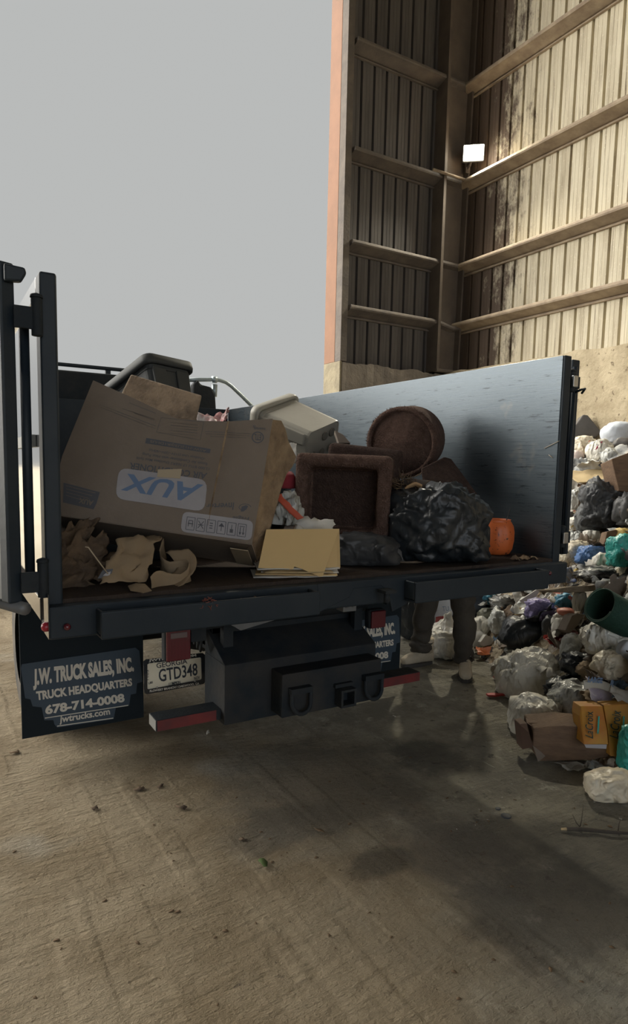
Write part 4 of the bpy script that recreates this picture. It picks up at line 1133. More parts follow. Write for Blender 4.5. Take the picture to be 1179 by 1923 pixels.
# manila folders over a pile of papers
FO = thing('file_folder', 'open tan manila folder propped like a tent on a pile of papers', 'folder', tuple(at(555, 1082, 'Z', ZF)))
fa, fb, fc = deep(500, 994, 2.66), deep(637, 993, 2.66), deep(484, 1070, 2.55); fnm = (fb - fa).cross(fc - fa).normalized()
pf = [onplane(x, y, fa, fnm) for x, y in ((500, 994), (637, 993), (606, 1082), (600, 1083), (588, 1078), (566, 1068), (553, 1064), (550, 1069), (484, 1070))]
MB().prism(pf, ray(560, 1030).normalized() * .0025).build('front_flap', M_manila, FO)
pb = [deep(637, 993, 2.662), deep(639, 1066, 2.60), deep(610, 1072, 2.60), deep(598, 1060, 2.63)]
MB().prism(pb, ray(620, 1030).normalized() * .0025).build('back_flap', mat('manila_back_card', (.70, .50, .24), .8), FO)
pl_ = [((476, 1084), (632, 1083), .000, 'white paper sheet at the bottom of the pile under the manila folder'), ((479, 1078), (634, 1080), .007, 'tan card, second from the bottom of the pile under the manila folder'),
       ((490, 1074), (636, 1076), .014, 'white paper sheet, third in the pile under the manila folder'), ((498, 1076), (626, 1074), .021, 'crooked buff sheet near the top of the pile under the manila folder'), ((483, 1069), (638, 1068), .028, 'white sheet topmost in the pile, right under the manila folder')]
for k, (a, e, z, lab) in enumerate(pl_):
    A, E_ = at(*a, 'Z', ZF + z + .004), at(*e, 'Z', ZF + z + .004)
    dr = (E_ - A); nr = V((-dr.y, dr.x, 0)).normalized() * .2
    b = MB(); sheet(b, (A + E_) / 2 + nr / 2 + V((0, 0, .0)), dr / 2, nr / 2, 50 + k, .004, 8, 8)
    tag(b.build('paper_sheet', (M_paper, M_manila, M_paper, M_card_pale, M_paper)[k], solid=.0035), lab, 'paper')
b = MB(); sheet(b, deep(590, 984, 2.80), CR * .085, CU * .032 + CF * .06, 61, .035, 10, 12, ragged=.25)
tag(b.build('crumpled_paper', M_paper, solid=.001), 'crumpled white paper lying between the manila folder and the carpeted cube', 'paper')
b = MB(); bag_mesh(b, deep(537, 962, 2.86) , .065, .07, .085, 14, 4, 0, .3, 1.3)
o = b.build('plastic_bag', M_baggrey); tag(o, 'cloudy plastic bag with an orange red band, wedged right of the torn carton end', 'plastic bag')
b = MB(); ribbon(b, [deep(515, 932, 2.80), deep(528, 944, 2.78), deep(545, 962, 2.765), deep(556, 975, 2.76)], CR * .028 + CU * .01, 4, 0, 3, .008)
b.build('red_band', mat('orange_red_film', (.52, .10, .055), .4), o, solid=.001)
b = MB(); bag_mesh(b, deep(535, 905, 3.1), .055, .05, .05, 15, 3, 0, .3, 1.2)
tag(b.build('red_cloth', mat('dark_red_cloth', (.22, .02, .03), .9)), 'dark red cloth wad behind the torn end of the carton', 'cloth')
b = MB().prism([deep(x, y, 3.2) for x, y in ((528, 940), (560, 925), (562, 962), (535, 964))], CF * .09 + CR * .02)
tag(b.build('white_carton', M_paper, bevel=.004), 'white carton wedged between cloudy plastic bag and carpeted cube', 'box')
b = MB(); sheet(b, deep(546, 850, 3.28), CR * .028, CU * .055 + CF * .02, 66, .02, 14, 8, ragged=.2)
tag(b.build('white_sheet', M_paper, solid=.001), 'white plastic sheet hanging between torn carton and beige tote', 'sheet')
b = MB().prism([deep(x, y, 3.7) for x, y in ((628, 808), (644, 816), (658, 832), (636, 832))], CF * .12)
tag(b.build('cardboard_scrap', M_card, bevel=.003), 'tan cardboard corner poking out right of the beige tote', 'cardboard')

# stringy brown fibre and a heel of wood on top of the black bag
def fibres(c, s, n, seed, r=.0022):
    random.seed(seed); b = MB()
    for i in range(n):
        p = V(c) + V((random.gauss(0, s * .5), random.gauss(0, s * .4), random.gauss(0, s * .3))); pts = [p]
        d = V((random.gauss(0, 1), random.gauss(0, 1), random.gauss(0, .6))).normalized()
        for k in range(4):
            d = (d + V((random.gauss(0, .5), random.gauss(0, .5), random.gauss(0, .5)))).normalized(); p = p + d * s * .22; pts.append(p)
        b.tube(pts, r, 4)
    return b
o = fibres(deep(762, 915, 3.12), .065, 170, 3, .0018).build('brown_fibre', M_fibre); o['kind'] = 'stuff'; tag(o, 'tangle of stringy brown fibre on top of the big black bag', 'fibre')
b = MB(); bag_mesh(b, deep(785, 935, 3.16), .13, .1, .09, 19, 3, 0, 0, 1.2)
tag(b.build('dark_rag', mat('dark_brown_rag', (.045, .033, .026), 1)), 'dark brown rag under the stringy fibre behind the black bag', 'rag')
b = MB(); ribbon(b, [deep(756, 922, 3.04), deep(766, 912, 3.03), deep(780, 906, 3.03), deep(793, 911, 3.04)], CF * .03 + CU * -.016, 3, 0, 2, .003)
tag(b.build('wood_piece', mat('pale_bare_wood', (.46, .29, .15), .8), solid=.008), 'curved pale piece of wood on the stringy fibre above the black bag', 'wood')
o = fibres((.80, YR - .115, 1.035), .022, 34, 8, .0012).build('red_grass', mat('rusty_red_grass', (.22, .07, .05), .9)); o['kind'] = 'stuff'; tag(o, 'tuft of rusty red grass caught on the lip of the left tail trough', 'grass')
o = fibres((.95, YR - .085, 1.0), .03, 50, 12, .0015)
o = o.build('brown_chaff', M_fibre); o['kind'] = 'stuff'; tag(o, 'brown chaff lying in the left tail trough', 'debris')
for px, py, qx, qy, lab in ((1022, 842, 1050, 828, 'fine pale straw stuck on the scuffed steel wall near its rear post'), (1030, 854, 1038, 860, 'tiny straw on the scuffed steel wall under the longer straw')):
    tag(MB().tube([at(px, py, 'X', XRi - .004), at(qx, qy, 'X', XRi - .004)], .0016, 5).build('straw', M_tape), lab, 'straw')
# more full bags deep in the bed, holding up the totes; last two added to darken under the carton
for k, (x, y, r_, h_, lab) in enumerate(((1.05, 3.62, .36, .36, 'black bag buried under the dark tote'), (1.75, 3.78, .30, .30, 'black bag buried under the beige tote'), (1.05, 4.6, .36, .22, 'black bag at the front left of the truck bed'),
                                         (1.95, 4.62, .40, .36, 'black bag at the front right of the truck bed'), (2.28, 3.40, .22, .24, 'black bag buried under the carpeted barrel'), (2.36, 2.86, .18, .14, 'black bag buried under the carpeted panel'), (1.78, 2.80, .2, .055, 'flattened black bag under the carpeted cube'), (1.44, 3.22, .20, .34, 'black bag under the red and white wrapper'), (1.22, 2.98, .20, .15, 'black bag added to darken the gap under the right end of the air conditioner carton'), (.80, 2.98, .22, .20, 'black bag added to darken the space under the leaning air conditioner carton'))):
    b = MB(); bag_mesh(b, (x, y, ZF + h_ * .6), r_, r_ * .9, h_, 70 + k, 3, 0, k, .8, floor=ZF + .004)
    tag(b.build('trash_bag', M_bagblack), lab, 'trash bag')

# ------------------------------------------------------------------ the rubbish heap against the right wall
def toe(y):
    ks = ((-3, 3.2), (1.2, 3.05), (1.75, 2.85), (2.15, 2.95), (2.9, 3.45), (3.6, 3.75), (4.3, 3.9), (5.2, 4.15), (7.4, 4.6))
    if y <= ks[0][0]: return ks[0][1]
    for (a, p), (b, q) in zip(ks, ks[1:]):
        if y <= b: return p + (q - p) * (y - a) / (b - a)
    return ks[-1][1]
def heap(x, y):
    d = x - toe(y)
    if d <= 0: return 0.0
    h = 2.02 * (1 - math.exp(-d * .52)) / (1 - math.exp(-3.3 * .52))
    h = min(h, 2.1)
    return max(0, h + noise.noise(V((x * 1.4, y * 1.4, 3))) * .14 * min(1, d))
def onheap(px, py):
    d = ray(px, py).normalized(); t = 1.0
    while t < 14:
        p = CO + d * t
        if p.z <= heap(p.x, p.y) + (.07 if p.x > toe(p.y) + .3 else 0): break
        t += .02
    return p

def heap_material():
    m = bpy.data.materials.new('mixed_refuse'); m.use_nodes = True
    n = m.node_tree.nodes; l = m.node_tree.links.new; p = n['Principled BSDF']
    t = n.new('ShaderNodeTexCoord')
    nz = n.new('ShaderNodeTexNoise'); nz.inputs['Scale'].default_value = 9; nz.inputs['Detail'].default_value = 4; l(t.outputs['Object'], nz.inputs['Vector'])
    mx = n.new('ShaderNodeMix'); mx.data_type = 'VECTOR'; mx.inputs['Factor'].default_value = .18
    l(t.outputs['Object'], mx.inputs[4]); l(nz.outputs['Color'], mx.inputs[5])
    vo = n.new('ShaderNodeTexVoronoi'); vo.inputs['Scale'].default_value = 16; l(mx.outputs[1], vo.inputs['Vector'])
    sp = n.new('ShaderNodeSeparateColor'); l(vo.outputs['Color'], sp.inputs['Color'])
    cr = n.new('ShaderNodeValToRGB'); cr.color_ramp.interpolation = 'CONSTANT'
    cols = ((0, (.16, .12, .08)), (.16, (.42, .35, .24)), (.30, (.06, .055, .05)), (.44, (.55, .52, .46)), (.56, (.25, .185, .115)), (.68, (.34, .30, .24)), (.78, (.10, .09, .08)), (.86, (.6, .58, .54)), (.925, (.12, .2, .3)), (.95, (.30, .08, .06)), (.965, (.48, .40, .28)))
    e = cr.color_ramp.elements
    e[0].position = 0; e[0].color = cols[0][1] + (1,); e[1].position = cols[1][0]; e[1].color = cols[1][1] + (1,)
    for q, c in cols[2:]:
        k = e.new(q); k.color = c + (1,)
    l(sp.outputs['Red'], cr.inputs['Fac']); l(cr.outputs['Color'], p.inputs['Base Color'])
    b = n.new('ShaderNodeBump'); b.inputs['Strength'].default_value = .8; b.inputs['Distance'].default_value = .05
    l(vo.outputs['Distance'], b.inputs['Height']); l(b.outputs['Normal'], p.inputs['Normal']); p.inputs['Roughness'].default_value = .75
    return m
b = MB(); nx, ny = 110, 190; x0, x1, y0, y1 = 2.8, XC - .03, -2.5, 7.40
vs = []
for i in range(nx + 1):
    for j in range(ny + 1):
        x = x0 + (x1 - x0) * i / nx; y = y0 + (y1 - y0) * j / ny; h = heap(x, y); d = x - toe(y)
        if d > 0:
            q = V((x * 6, y * 6, 1)); h += (abs(noise.noise(q)) * .16 + abs(noise.noise(q * 2.7)) * .09 - .05) * min(1, d * 2)
        vs.append((x, y, max(h, .004) if d > 0 else .002))
b.add(vs, [(i * (ny + 1) + j, (i + 1) * (ny + 1) + j, (i + 1) * (ny + 1) + j + 1, i * (ny + 1) + j + 1) for i in range(nx) for j in range(ny) if x0 + (x1 - x0) * (i + 1) / nx > toe(y0 + (y1 - y0) * j / ny) + .02], 0, True)
o = b.build('refuse_heap', heap_material(), loc=(4.7, 2.5, 0)); o['kind'] = 'stuff'; tag(o, 'heap of mixed loose refuse banked against the right concrete wall', 'refuse')

M_pink = mat('pink_film', (.50, .22, .24), .45, crink=(13, 1.0, .05))
M_purple = mat('purple_film', (.26, .22, .42), .42, col2=(.20, .17, .34), vs=5, crink=(13, 1.0, .05))
M_bluebag = mat('blue_film', (.10, .22, .50), .42, col2=(.08, .17, .38), vs=6, crink=(13, 1.0, .05))
M_cyan = mat('cyan_film', (.06, .26, .40), .4, crink=(13, 1.0, .05))
M_pale = mat('pale_blue_cloth', (.56, .60, .66), .7, bump=.25, bs=14)
M_dgrey = mat('dark_grey_vinyl', (.10, .095, .09), .5, col2=(.14, .13, .125), vs=4, bump=.15)
M_yellow = mat('yellow_film', (.60, .43, .13), .5, bump=.3)
M_green = mat('dark_green_carpet', (.010, .048, .033), .75, col2=(.014, .060, .040), vs=40, bump=.3, bs=60)
M_olive = mat('olive_grey_bag', (.17, .17, .13), .5, crink=(13, 1.0, .05))
M_navy = mat('navy_bag', (.035, .045, .06), .5, bump=.4, bs=22, speck=(.2, .2, .2), speck_s=40, speck_t=.68)
M_zebra = mat('torn_black_white_film', (.03, .03, .032), .35, col2=(.55, .54, .5), vs=7, vc=.55, stretch=(1, 1, 2.5), crink=(11, 1, .06))
M_printed = mat('printed_sheet', (.5, .5, .48), .7, col2=(.22, .23, .24), vs=22, vc=.52)
M_orangeb = mat('orange_film', (.60, .17, .06), .45)
M_can = mat('dull_can', (.42, .40, .36), .4, .6, col2=(.3, .28, .24), vs=8)

BAGN = [200]
def hbag(px, py, w_, h_, m, lab, tie=0, cat='trash bag', name='trash_bag', sub=4, wr=1.0, depth=None, group=None, ry=.85, band=None):
    BAGN[0] += 1; sd = BAGN[0]
    hit = onheap(min(px, 1240), py + h_ * .40); d = depth or depth_of(hit)
    rx, rz = w_ * d / FPX / 2, h_ * d / FPX / 2
    c = deep(px, py, d + rx * .25)
    c.z -= rz * .12
    b = MB(); bag_mesh(b, c, rx * 1.02, rx * ry, rz * 1.12, sd, sub, tie, YAW * -1 + random.uniform(-.3, .3), wr, flat=-.72)
    o = b.build(name, m); tag(o, lab, cat, group)
    if band:
        b2 = MB(); bm_, bx, by = band
        ribbon(b2, [deep(px + bx + (k - 2) * w_ * .07, py + by - (k - 2) * h_ * .09 + (3 if k % 2 else 0), d - rx * .42) for k in range(5)], CR * rx * .16 + CU * rx * .05, 4, 0, sd, .006)
        b2.build('drawstring', bm_, o, solid=.001)
    return o
def hsheet(px, py, w_, h_, m, lab, name, cat, tilt=.5, roll=0, amp=.03, sc_=6, thick=.002, curl=0, ragged=.25, lift=.05, n=14):
    BAGN[0] += 1
    hit = onheap(min(px, 1240), py + h_ * .3); d = depth_of(hit)
    hw, hh = w_ * d / FPX / 2, h_ * d / FPX / 2
    a = CR * math.cos(roll) + CU * math.sin(roll); e = -CR * math.sin(roll) + CU * math.cos(roll)
    b = MB(); sheet(b, deep(px, py, d - lift), a * hw, e * hh + CF * hh * tilt * 2, BAGN[0], amp, sc_, n, 0, curl, ragged)
    return tag(b.build(name, m, solid=thick), lab, cat)
def hprism(pts, m, lab, name, cat, thick, bevel=.004, lift=.10, slope=0):
    cx = sum(p[0] for p in pts) / len(pts); cy = max(p[1] for p in pts)
    d = depth_of(onheap(min(cx, 1240), cy)) - lift
    y0 = max(p[1] for p in pts)
    b = MB().prism([deep(x, y, d + slope * (y0 - y) * d / FPX) for x, y in pts], CF * thick + V((0, 0, -.1 * thick)))
    return tag(b.build(name, m, bevel=bevel), lab, cat)

random.seed(11)
# --- upper part, by the wall
hprism([(1076, 826), (1079, 800), (1095, 778), (1104, 779), (1131, 812), (1118, 822), (1098, 818)], M_dgrey, 'dark grey folded vinyl cushion topmost on the heap against the concrete wall', 'vinyl_cushion', 'cushion', .14, .015, .28)
hbag(1097, 836, 44, 36, M_bagcream, 'cream bag with an orange drawstring high on the heap under the dark grey cushion', band=(M_orangeb, 2, -2))
hbag(1126, 846, 46, 42, M_bagwhite, 'white bag with a crimson tie high on the heap below the pale blue pillow', band=(mat('crimson_film', (.45, .03, .09), .4), -5, -9))
hbag(1160, 812, 62, 42, M_pale, 'pale blue white pillow lying high on the heap at the concrete wall', 0, 'pillow', 'pillow', wr=.5)
hbag(1168, 834, 34, 24, M_dgrey, 'dark grey lump just below the pale blue pillow', 0, 'trash bag', 'trash_bag', 3)
hbag(1083, 858, 28, 24, mat('pinkish_bag', (.6, .5, .46), .4, bump=.5, bs=16), 'small pinkish white bag beside the truck door edge high on the heap', sub=3)
hsheet(1091, 874, 36, 28, M_printed, 'crumpled silvery grey wrapper below the small pinkish bag', 'wrapper', 'wrapper', .5, .2, .05, 9)
hbag(1144, 856, 30, 28, M_baggrey, 'cloudy clear bag on the heap below the crimson tied bag', sub=3)
hsheet(1160, 852, 50, 22, M_printed, 'grey printed newspaper sheets left of the tall brown carton', 'newspaper', 'newspaper', .9, .35, .02, 7)
hsheet(1112, 893, 84, 26, M_card_pale, 'wide flat pale cardboard sheet lying across the upper heap', 'cardboard_sheet', 'cardboard', 1.2, .05, .012, 4, .006, ragged=.12)
hprism([(1148, 862), (1190, 846), (1195, 925), (1162, 922)], M_card_wet, 'brown carton standing at the right edge above the black tarpaulin', 'carton', 'box', .2, .006, .22)
hsheet(1079, 908, 26, 26, M_paper, 'cream printed paper under the wide pale cardboard sheet', 'paper_sheet', 'paper', .6, 0, .02)
hsheet(1098, 915, 18, 14, M_card_wet, 'small torn brown carton scrap beside the black tarpaulin', 'carton_scrap', 'cardboard', .5, .3, .04, 12)
hbag(1084, 938, 30, 40, M_baggrey, 'greyish white bag between truck door and black tarpaulin', sub=4)
# the big black tarpaulin bag: folds
hbag(1135, 950, 88, 84, M_bagblack2, 'big crumpled black tarpaulin bag high on the heap below the pale cardboard', wr=1.5, sub=5)
hbag(1160, 915, 58, 54, M_bagblack2, 'fold of black sheeting over the top of the black tarpaulin bag', wr=1.5, sub=4)
hbag(1108, 972, 48, 58, mat('grey_sheeting', (.12, .125, .125), .5, bump=.4, bs=14), 'grey plastic sheeting draped on the left of the black tarpaulin bag', wr=1.5)
hbag(1175, 958, 40, 60, mat('mid_grey_sheeting', (.09, .09, .09), .5, bump=.4, bs=14), 'dark grey sheeting at the photo edge right of the black tarpaulin bag', wr=1.5)
# --- middle
hbag(1080, 983, 34, 26, M_bagwhite, 'white bag with a yellow print beside the lower door latch', sub=3, band=(M_yellow, -4, 3))
hsheet(1080, 1004, 32, 20, M_baggrey, 'crumpled grey film under the yellow printed bag', 'plastic_film', 'plastic film', .4, 0, .05, 11)
hbag(1110, 1004, 32, 18, M_bagwhite, 'small white bag under the grey plastic sheeting', sub=3)
hbag(1080, 1040, 54, 54, M_bagcream, 'plump cream bag beside the truck corner with a grey can at its foot')
hbag(1112, 1042, 54, 36, M_bluebag, 'bright blue bag in the middle of the heap', wr=1.3)
hbag(1130, 1052, 32, 28, M_bagwhite, 'pinkish white bag lying on the bright blue bag', sub=3)
hprism([(1134, 1022), (1140, 998), (1158, 994), (1160, 1012), (1146, 1024)], M_card_wet, 'reddish brown crushed carton above the teal bag', 'carton', 'box', .1, .004, .06)
hbag(1168, 1004, 34, 26, M_yellow, 'yellowish film bag above the teal bag', sub=3)
hbag(1168, 1034, 58, 62, M_bagteal, 'shiny teal bag on the heap at the right edge, upper of the two teal bags')
c = onheap(1070, 1064); d_ = depth_of(c) - .05
tag(MB().lathe(deep(1067, 1060, d_), CF + CR * .9, [(0, .0), (0, .028), (.003, .030), (.10, .030), (.103, .028), (.103, 0)], 20).build('can', M_can), 'dull grey can lying at the foot of the plump cream bag', 'can')
hsheet(1069, 1080, 18, 24, mat('blue_white_carton', (.55, .56, .58), .5, col2=(.05, .11, .34), vs=5, vc=.5), 'blue and white crushed cup below the dull grey can', 'paper_cup', 'cup', .3, .1, .03, 12)
hsheet(1087, 1076, 15, 15, M_yellow, 'small yellow wrapper beside the blue and white cup', 'wrapper', 'wrapper', .4, 0, .03, 12)
hbag(1124, 1078, 74, 30, M_zebra, 'torn black and white streaked film under the upper teal bag', 0, 'plastic film', 'torn_film', wr=1.6)
hsheet(1145, 1092, 60, 18, M_printed, 'dirty paper litter below the black and white film', 'paper_litter', 'paper', .8, .05, .05, 10)
c = onheap(1052, 1090); o = fibres(c + V((0, -.04, .05)), .12, 160, 21, .0022).build('straw_litter', mat('dry_straw', (.42, .32, .19), .9, col2=(.2, .14, .08), vs=20)); o['kind'] = 'stuff'; tag(o, 'dry straw litter on the heap just right of the truck corner', 'straw')
hprism([(1032, 1108), (1075, 1101), (1140, 1098), (1182, 1090), (1182, 1100), (1136, 1108), (1090, 1112), (1045, 1112)], mat('weathered_board', (.30, .245, .18), .85, col2=(.2, .15, .1), vs=6, stretch=(1, 6, 6), bump=.4), 'long weathered board edge above the green carpet roll', 'board', 'board', .25, .004, .12, )
# green roll
gd = depth_of(onheap(1130, 1180)) - .30
g0 = deep(1126, 1136, gd); gdir = (CR * .86 - CU * .42 + CF * .35).normalized()
b = MB(); R_ = 35 * gd / FPX; n = 40; vs = []; fs = []
u1 = gdir.cross(V((0, 0, 1))).normalized(); u2 = u1.cross(gdir)
spir = []
for k in range(66):
    a = k / 65 * 2 * math.pi * 1.65; r_ = R_ * (1 - .13 * k / 65); spir.append(u1 * math.cos(a + 2) * r_ + u2 * math.sin(a + 2) * r_)
vs = [g0 + q for q in spir] + [g0 + q + gdir * .95 for q in spir]
b.add(vs, [(i, i + 1, 66 + i + 1, 66 + i) for i in range(65)], 0, True)
tag(b.build('carpet_roll', M_green, solid=.008), 'rolled dark green carpet with its open end facing the truck', 'carpet')
# --- under the truck's right corner
hbag(897, 1136, 44, 50, M_navy, 'dark navy speckled bag behind the person to the right')
hsheet(925, 1120, 40, 26, M_cyan, 'blue plastic sheet over the dark navy bag', 'plastic_film', 'plastic film', .6, -.5, .05, 9)
hbag(945, 1136, 46, 34, M_zebra, 'black bag with white streaks right of the dark navy bag', wr=1.4)
hprism([(975, 1128), (1012, 1104), (1016, 1106), (1006, 1122), (984, 1134)], M_paper, 'white foam tray tilted below the truck corner', 'foam_tray', 'tray', .02, .004, .05)
hsheet(973, 1122, 16, 24, M_paper, 'white card scrap left of the white foam tray', 'card_scrap', 'card', .3, .2, .02, 10)
hbag(918, 1156, 40, 30, M_olive, 'olive grey bag under the dark navy bag', sub=3)
hbag(1020, 1146, 70, 44, M_purple, 'purple film bag lying open in the middle of the lower heap', wr=1.3, ry=.6)
hbag(985, 1150, 40, 20, M_card_pale, 'crumpled tan paper left of the purple bag', 0, 'paper', 'crumpled_paper', 3, wr=1.4)
hbag(1058, 1128, 34, 26, M_cyan, 'crumpled cyan film just left of the green carpet roll', 0, 'plastic film', 'crumpled_film', 3, wr=1.6)
hbag(1069, 1124, 12, 12, M_pink, 'small pink ball on the crumpled cyan film', 0, 'ball', 'pink_ball', 3, wr=.3)
hbag(1088, 1128, 26, 40, M_bagwhite, 'white bag wedged against the green carpet roll mouth', sub=3)
hbag(1062, 1148, 34, 14, mat('salmon_plastic', (.48, .17, .11), .45), 'salmon red plastic bottle left of the green carpet roll', 0, 'bottle', 'plastic_bottle', 3, wr=.4)
hbag(1048, 1162, 24, 22, M_paper, 'crumpled white paper right of the purple bag', 0, 'paper', 'crumpled_paper', 3, wr=1.6)
hbag(1054, 1178, 36, 34, M_paper, 'bigger crumpled white paper above the red film', 0, 'paper', 'crumpled_paper', 3, wr=1.6)
hprism([(1061, 1184), (1074, 1156), (1084, 1152), (1098, 1154), (1086, 1172), (1070, 1190)], M_card, 'tan carton leaning between white paper and the large white bag', 'carton', 'box', .14, .004, .05)
hbag(905, 1176, 50, 40, M_bagwhite, 'white bag on the floor right behind the person', wr=.9)
hbag(940, 1166, 44, 46, M_baggrey, 'cloudy grey bag between white bag and black bag', wr=1.2)
hbag(986, 1188, 88, 64, M_bagblack, 'plump black bag under the purple bag', tie=0)
hbag(1032, 1176, 30, 40, M_bagblack2, 'small dull black bag right of the plump black bag', sub=3)
hbag(1138, 1196, 92, 62, M_bagwhite, 'large white bag under the green carpet roll')
hsheet(1044, 1201, 38, 20, M_red, 'bright red film right of the plump black bag', 'red_film', 'plastic film', .4, .1, .04, 11)
hsheet(1068, 1196, 34, 14, M_pink, 'pink ribbon across the bright red film', 'pink_ribbon', 'ribbon', .3, .75, .02, 11)
hbag(1075, 1218, 46, 52, M_baggrey, 'cloudy grey bag left of the large white bag, below the pink ribbon')
hbag(900, 1200, 28, 30, M_paper, 'white paper bag at the person\'s right knee', 0, 'paper bag', 'paper_bag', 3, wr=1.2)
hprism([(902, 1206), (912, 1192), (928, 1200), (924, 1210), (908, 1214)], M_paper, 'open white carton on the floor behind the person', 'carton', 'box', .09, .003, .05)
hsheet(912, 1222, 34, 12, M_orangeb, 'orange wrapper on the floor beside the person\'s trousers', 'wrapper', 'wrapper', .8, 0, .02, 11)
hbag(948, 1203, 24, 26, M_bagwhite, 'small white bag in front of the plump black bag', sub=3)
hbag(972, 1224, 46, 18, M_baggrey, 'flat cloudy film beneath the plump black bag', 0, 'plastic film', 'plastic_film', 3)
# --- front
hbag(1000, 1270, 132, 104, M_bagwhite, 'biggest white bag, full and round at the front edge of the heap', 0, sub=5, wr=.8)
hbag(1062, 1296, 74, 48, M_bagblack, 'black bag at the right foot of the biggest white bag', 0, wr=1.3)
hbag(1092, 1248, 66, 42, M_bagblack, 'strandy black bag above the printed strip', 0, wr=1.6)
hbag(1152, 1246, 78, 50, M_bagcream, 'cream bag stained tan below the large white bag', 0)
hbag(1176, 1222, 36, 40, M_pale, 'pale bluish bag at the right edge under the large white bag', sub=3)
hbag(1112, 1258, 46, 28, M_kraft, 'crumpled tan kraft paper above the printed strip', 0, 'paper', 'crumpled_paper', 4, wr=1.6)
# LARGE strip
dS = depth_of(onheap(1135, 1310)) - .12
b = MB(); pth = [deep(x, y, dS + k * .01) for k, (x, y) in enumerate(((1095, 1278), (1112, 1275), (1132, 1279), (1152, 1287), (1172, 1299), (1192, 1315)))]
ribbon(b, pth, CU * -.045 + CF * -.01, 6, 0, 3, .003)
sp_ = b.build('printed_strip', mat('grey_buff_film', (.50, .47, .40), .5, col2=(.42, .40, .35), vs=5), solid=.0015)
tag(sp_, 'buff plastic strip printed LARGE lying across the lower heap', 'packaging')
b = MB(); b.text('LARGE', deep(1103, 1281.5, dS - .016), deep(1131, 1283.5, dS - .012), deep(1105, 1270, dS - .016), deep(1132, 1273, dS - .012), 0, .05, 0)
b.text('R', deep(1145, 1287, dS - .012), deep(1152, 1291, dS - .012), deep(1148, 1276, dS - .012), deep(1155, 1280, dS - .012), 0, .05, 0)
b.build('large_lettering', M_bluep, sp_)
hsheet(1135, 1300, 62, 34, mat('lilac_white_film', (.56, .52, .58), .45, col2=(.36, .30, .46), vs=8, bump=.3), 'lilac and white film under the printed strip', 'plastic_film', 'plastic film', .7, -.3, .03, 8)
hsheet(1168, 1306, 40, 20, M_paper, 'white paper sheets right of the lilac film', 'paper_sheet', 'paper', .7, -.3, .02, 8)
hbag(1005, 1346, 98, 84, M_bagwhite, 'pleated white bag behind the stained brown carton', 0, wr=1.0)
hbag(1080, 1312, 84, 60, M_baggrey, 'torn greyish white bag between black bag and yellow carton', 0, wr=1.3)
hsheet(1118, 1306, 40, 26, M_kraft, 'torn tan paper on the yellow carton\'s top', 'torn_paper', 'paper', .5, .3, .03, 9)
# stained brown carton and yellow carton, lying on the floor
BX = thing('carton', 'stained brown flattened carton lying on the floor at the front of the heap', 'box', tuple(at(1060, 1425, 'Z', 0)))
k0 = at(1008, 1430, 'Z', .012); dB = depth_of(k0)
def bq(x, y, dd=0): return deep(x, y, dB + dd - (x - 1008) * .0004)
MB().prism([bq(*q) for q in ((1002, 1368), (1020, 1366), (1060, 1363), (1094, 1366), (1142, 1396), (1143, 1422), (1104, 1428), (1012, 1430), (1006, 1412), (1000, 1400))], CF * .16 + V((0, 0, .03))).build('carton_body', M_card_wet, BX, bevel=.006)
MB().prism([bq(*q) for q in ((988, 1346, .13), (1092, 1342, .13), (1094, 1366, .04), (1060, 1362, .02), (1004, 1368, .02), (990, 1358, .04))], CF * .012).build('upper_flap', M_card_wet, BX)
MB().prism([bq(*q) for q in ((976, 1360, .05), (990, 1358, .05), (993, 1376, .0), (1000, 1396, -.02), (1000, 1404, -.02), (981, 1408, .03))], CF * .10).build('side_flap', mat('dark_wet_cardboard', (.12, .07, .05), .8), BX, bevel=.004)
MB().prism([bq(*q) for q in ((1000, 1400, -.01), (1016, 1412, -.015), (1024, 1420, -.02), (1010, 1431, -.01), (1006, 1416, -.01))], CF * .006).build('torn_flap', M_card, BX)
M_gink = mat('dark_green_ink', (.02, .05, .045), .6)
YB = thing('fruit_carton', 'yellow orange printed carton leaning at the right edge, hand-lettered in black', 'box', tuple(at(1135, 1425, 'Z', 0)))
M_yel = mat('yellow_orange_print', (.52, .27, .035), .5, col2=(.50, .16, .04), vs=6, vc=.56, speck=(.5, .36, .06), speck_s=9, speck_t=.62)
dY = dB - .12
def yq(x, y, dd=0): return deep(x, y, dY + dd)
MB().prism([yq(1090, 1326, .1), yq(1131, 1326, .1), yq(1140, 1370, .03), yq(1142, 1398, 0), yq(1096, 1398, 0), yq(1088, 1345, .08)], CF * .10).build('carton_panel', M_yel, YB, bevel=.003)
MB().prism([yq(1133, 1324, .14), yq(1182, 1322, .14), yq(1178, 1424, .02), yq(1146, 1420, .02), yq(1141, 1370, .07)], CF * .08).build('carton_panel', M_yel, YB, bevel=.003)
MB().prism([yq(1097, 1398, -.003), yq(1139, 1398, -.003), yq(1138, 1406, -.003), yq(1100, 1404, -.003)], CF * -.002).build('pale_tape', M_labelw, YB)
b = MB()
b.text('LaCroix', yq(1113, 1388, .0), yq(1113, 1334, .078), yq(1098, 1385, .0), yq(1098, 1338, .078), 0, .01, .004, .35)
b.build('script_word', M_gink, YB); b = MB()
b.text('LaCroix', yq(1160, 1388, .05), yq(1166, 1334, .118), yq(1143, 1386, .05), yq(1148, 1334, .118), 0, .01, .004, .35)
b.build('script_word', M_gink, YB)
b = MB()
for x in (1121, 1168):
    b = MB(); b.add([yq(x, 1378, .012 if x < 1150 else .055), yq(x + 3, 1378, .012 if x < 1150 else .055), yq(x + 5, 1345, .06 if x < 1150 else .10), yq(x + 2, 1345, .06 if x < 1150 else .10)], [(0, 1, 2, 3)]); b.build('green_flourish', M_bagteal, YB)
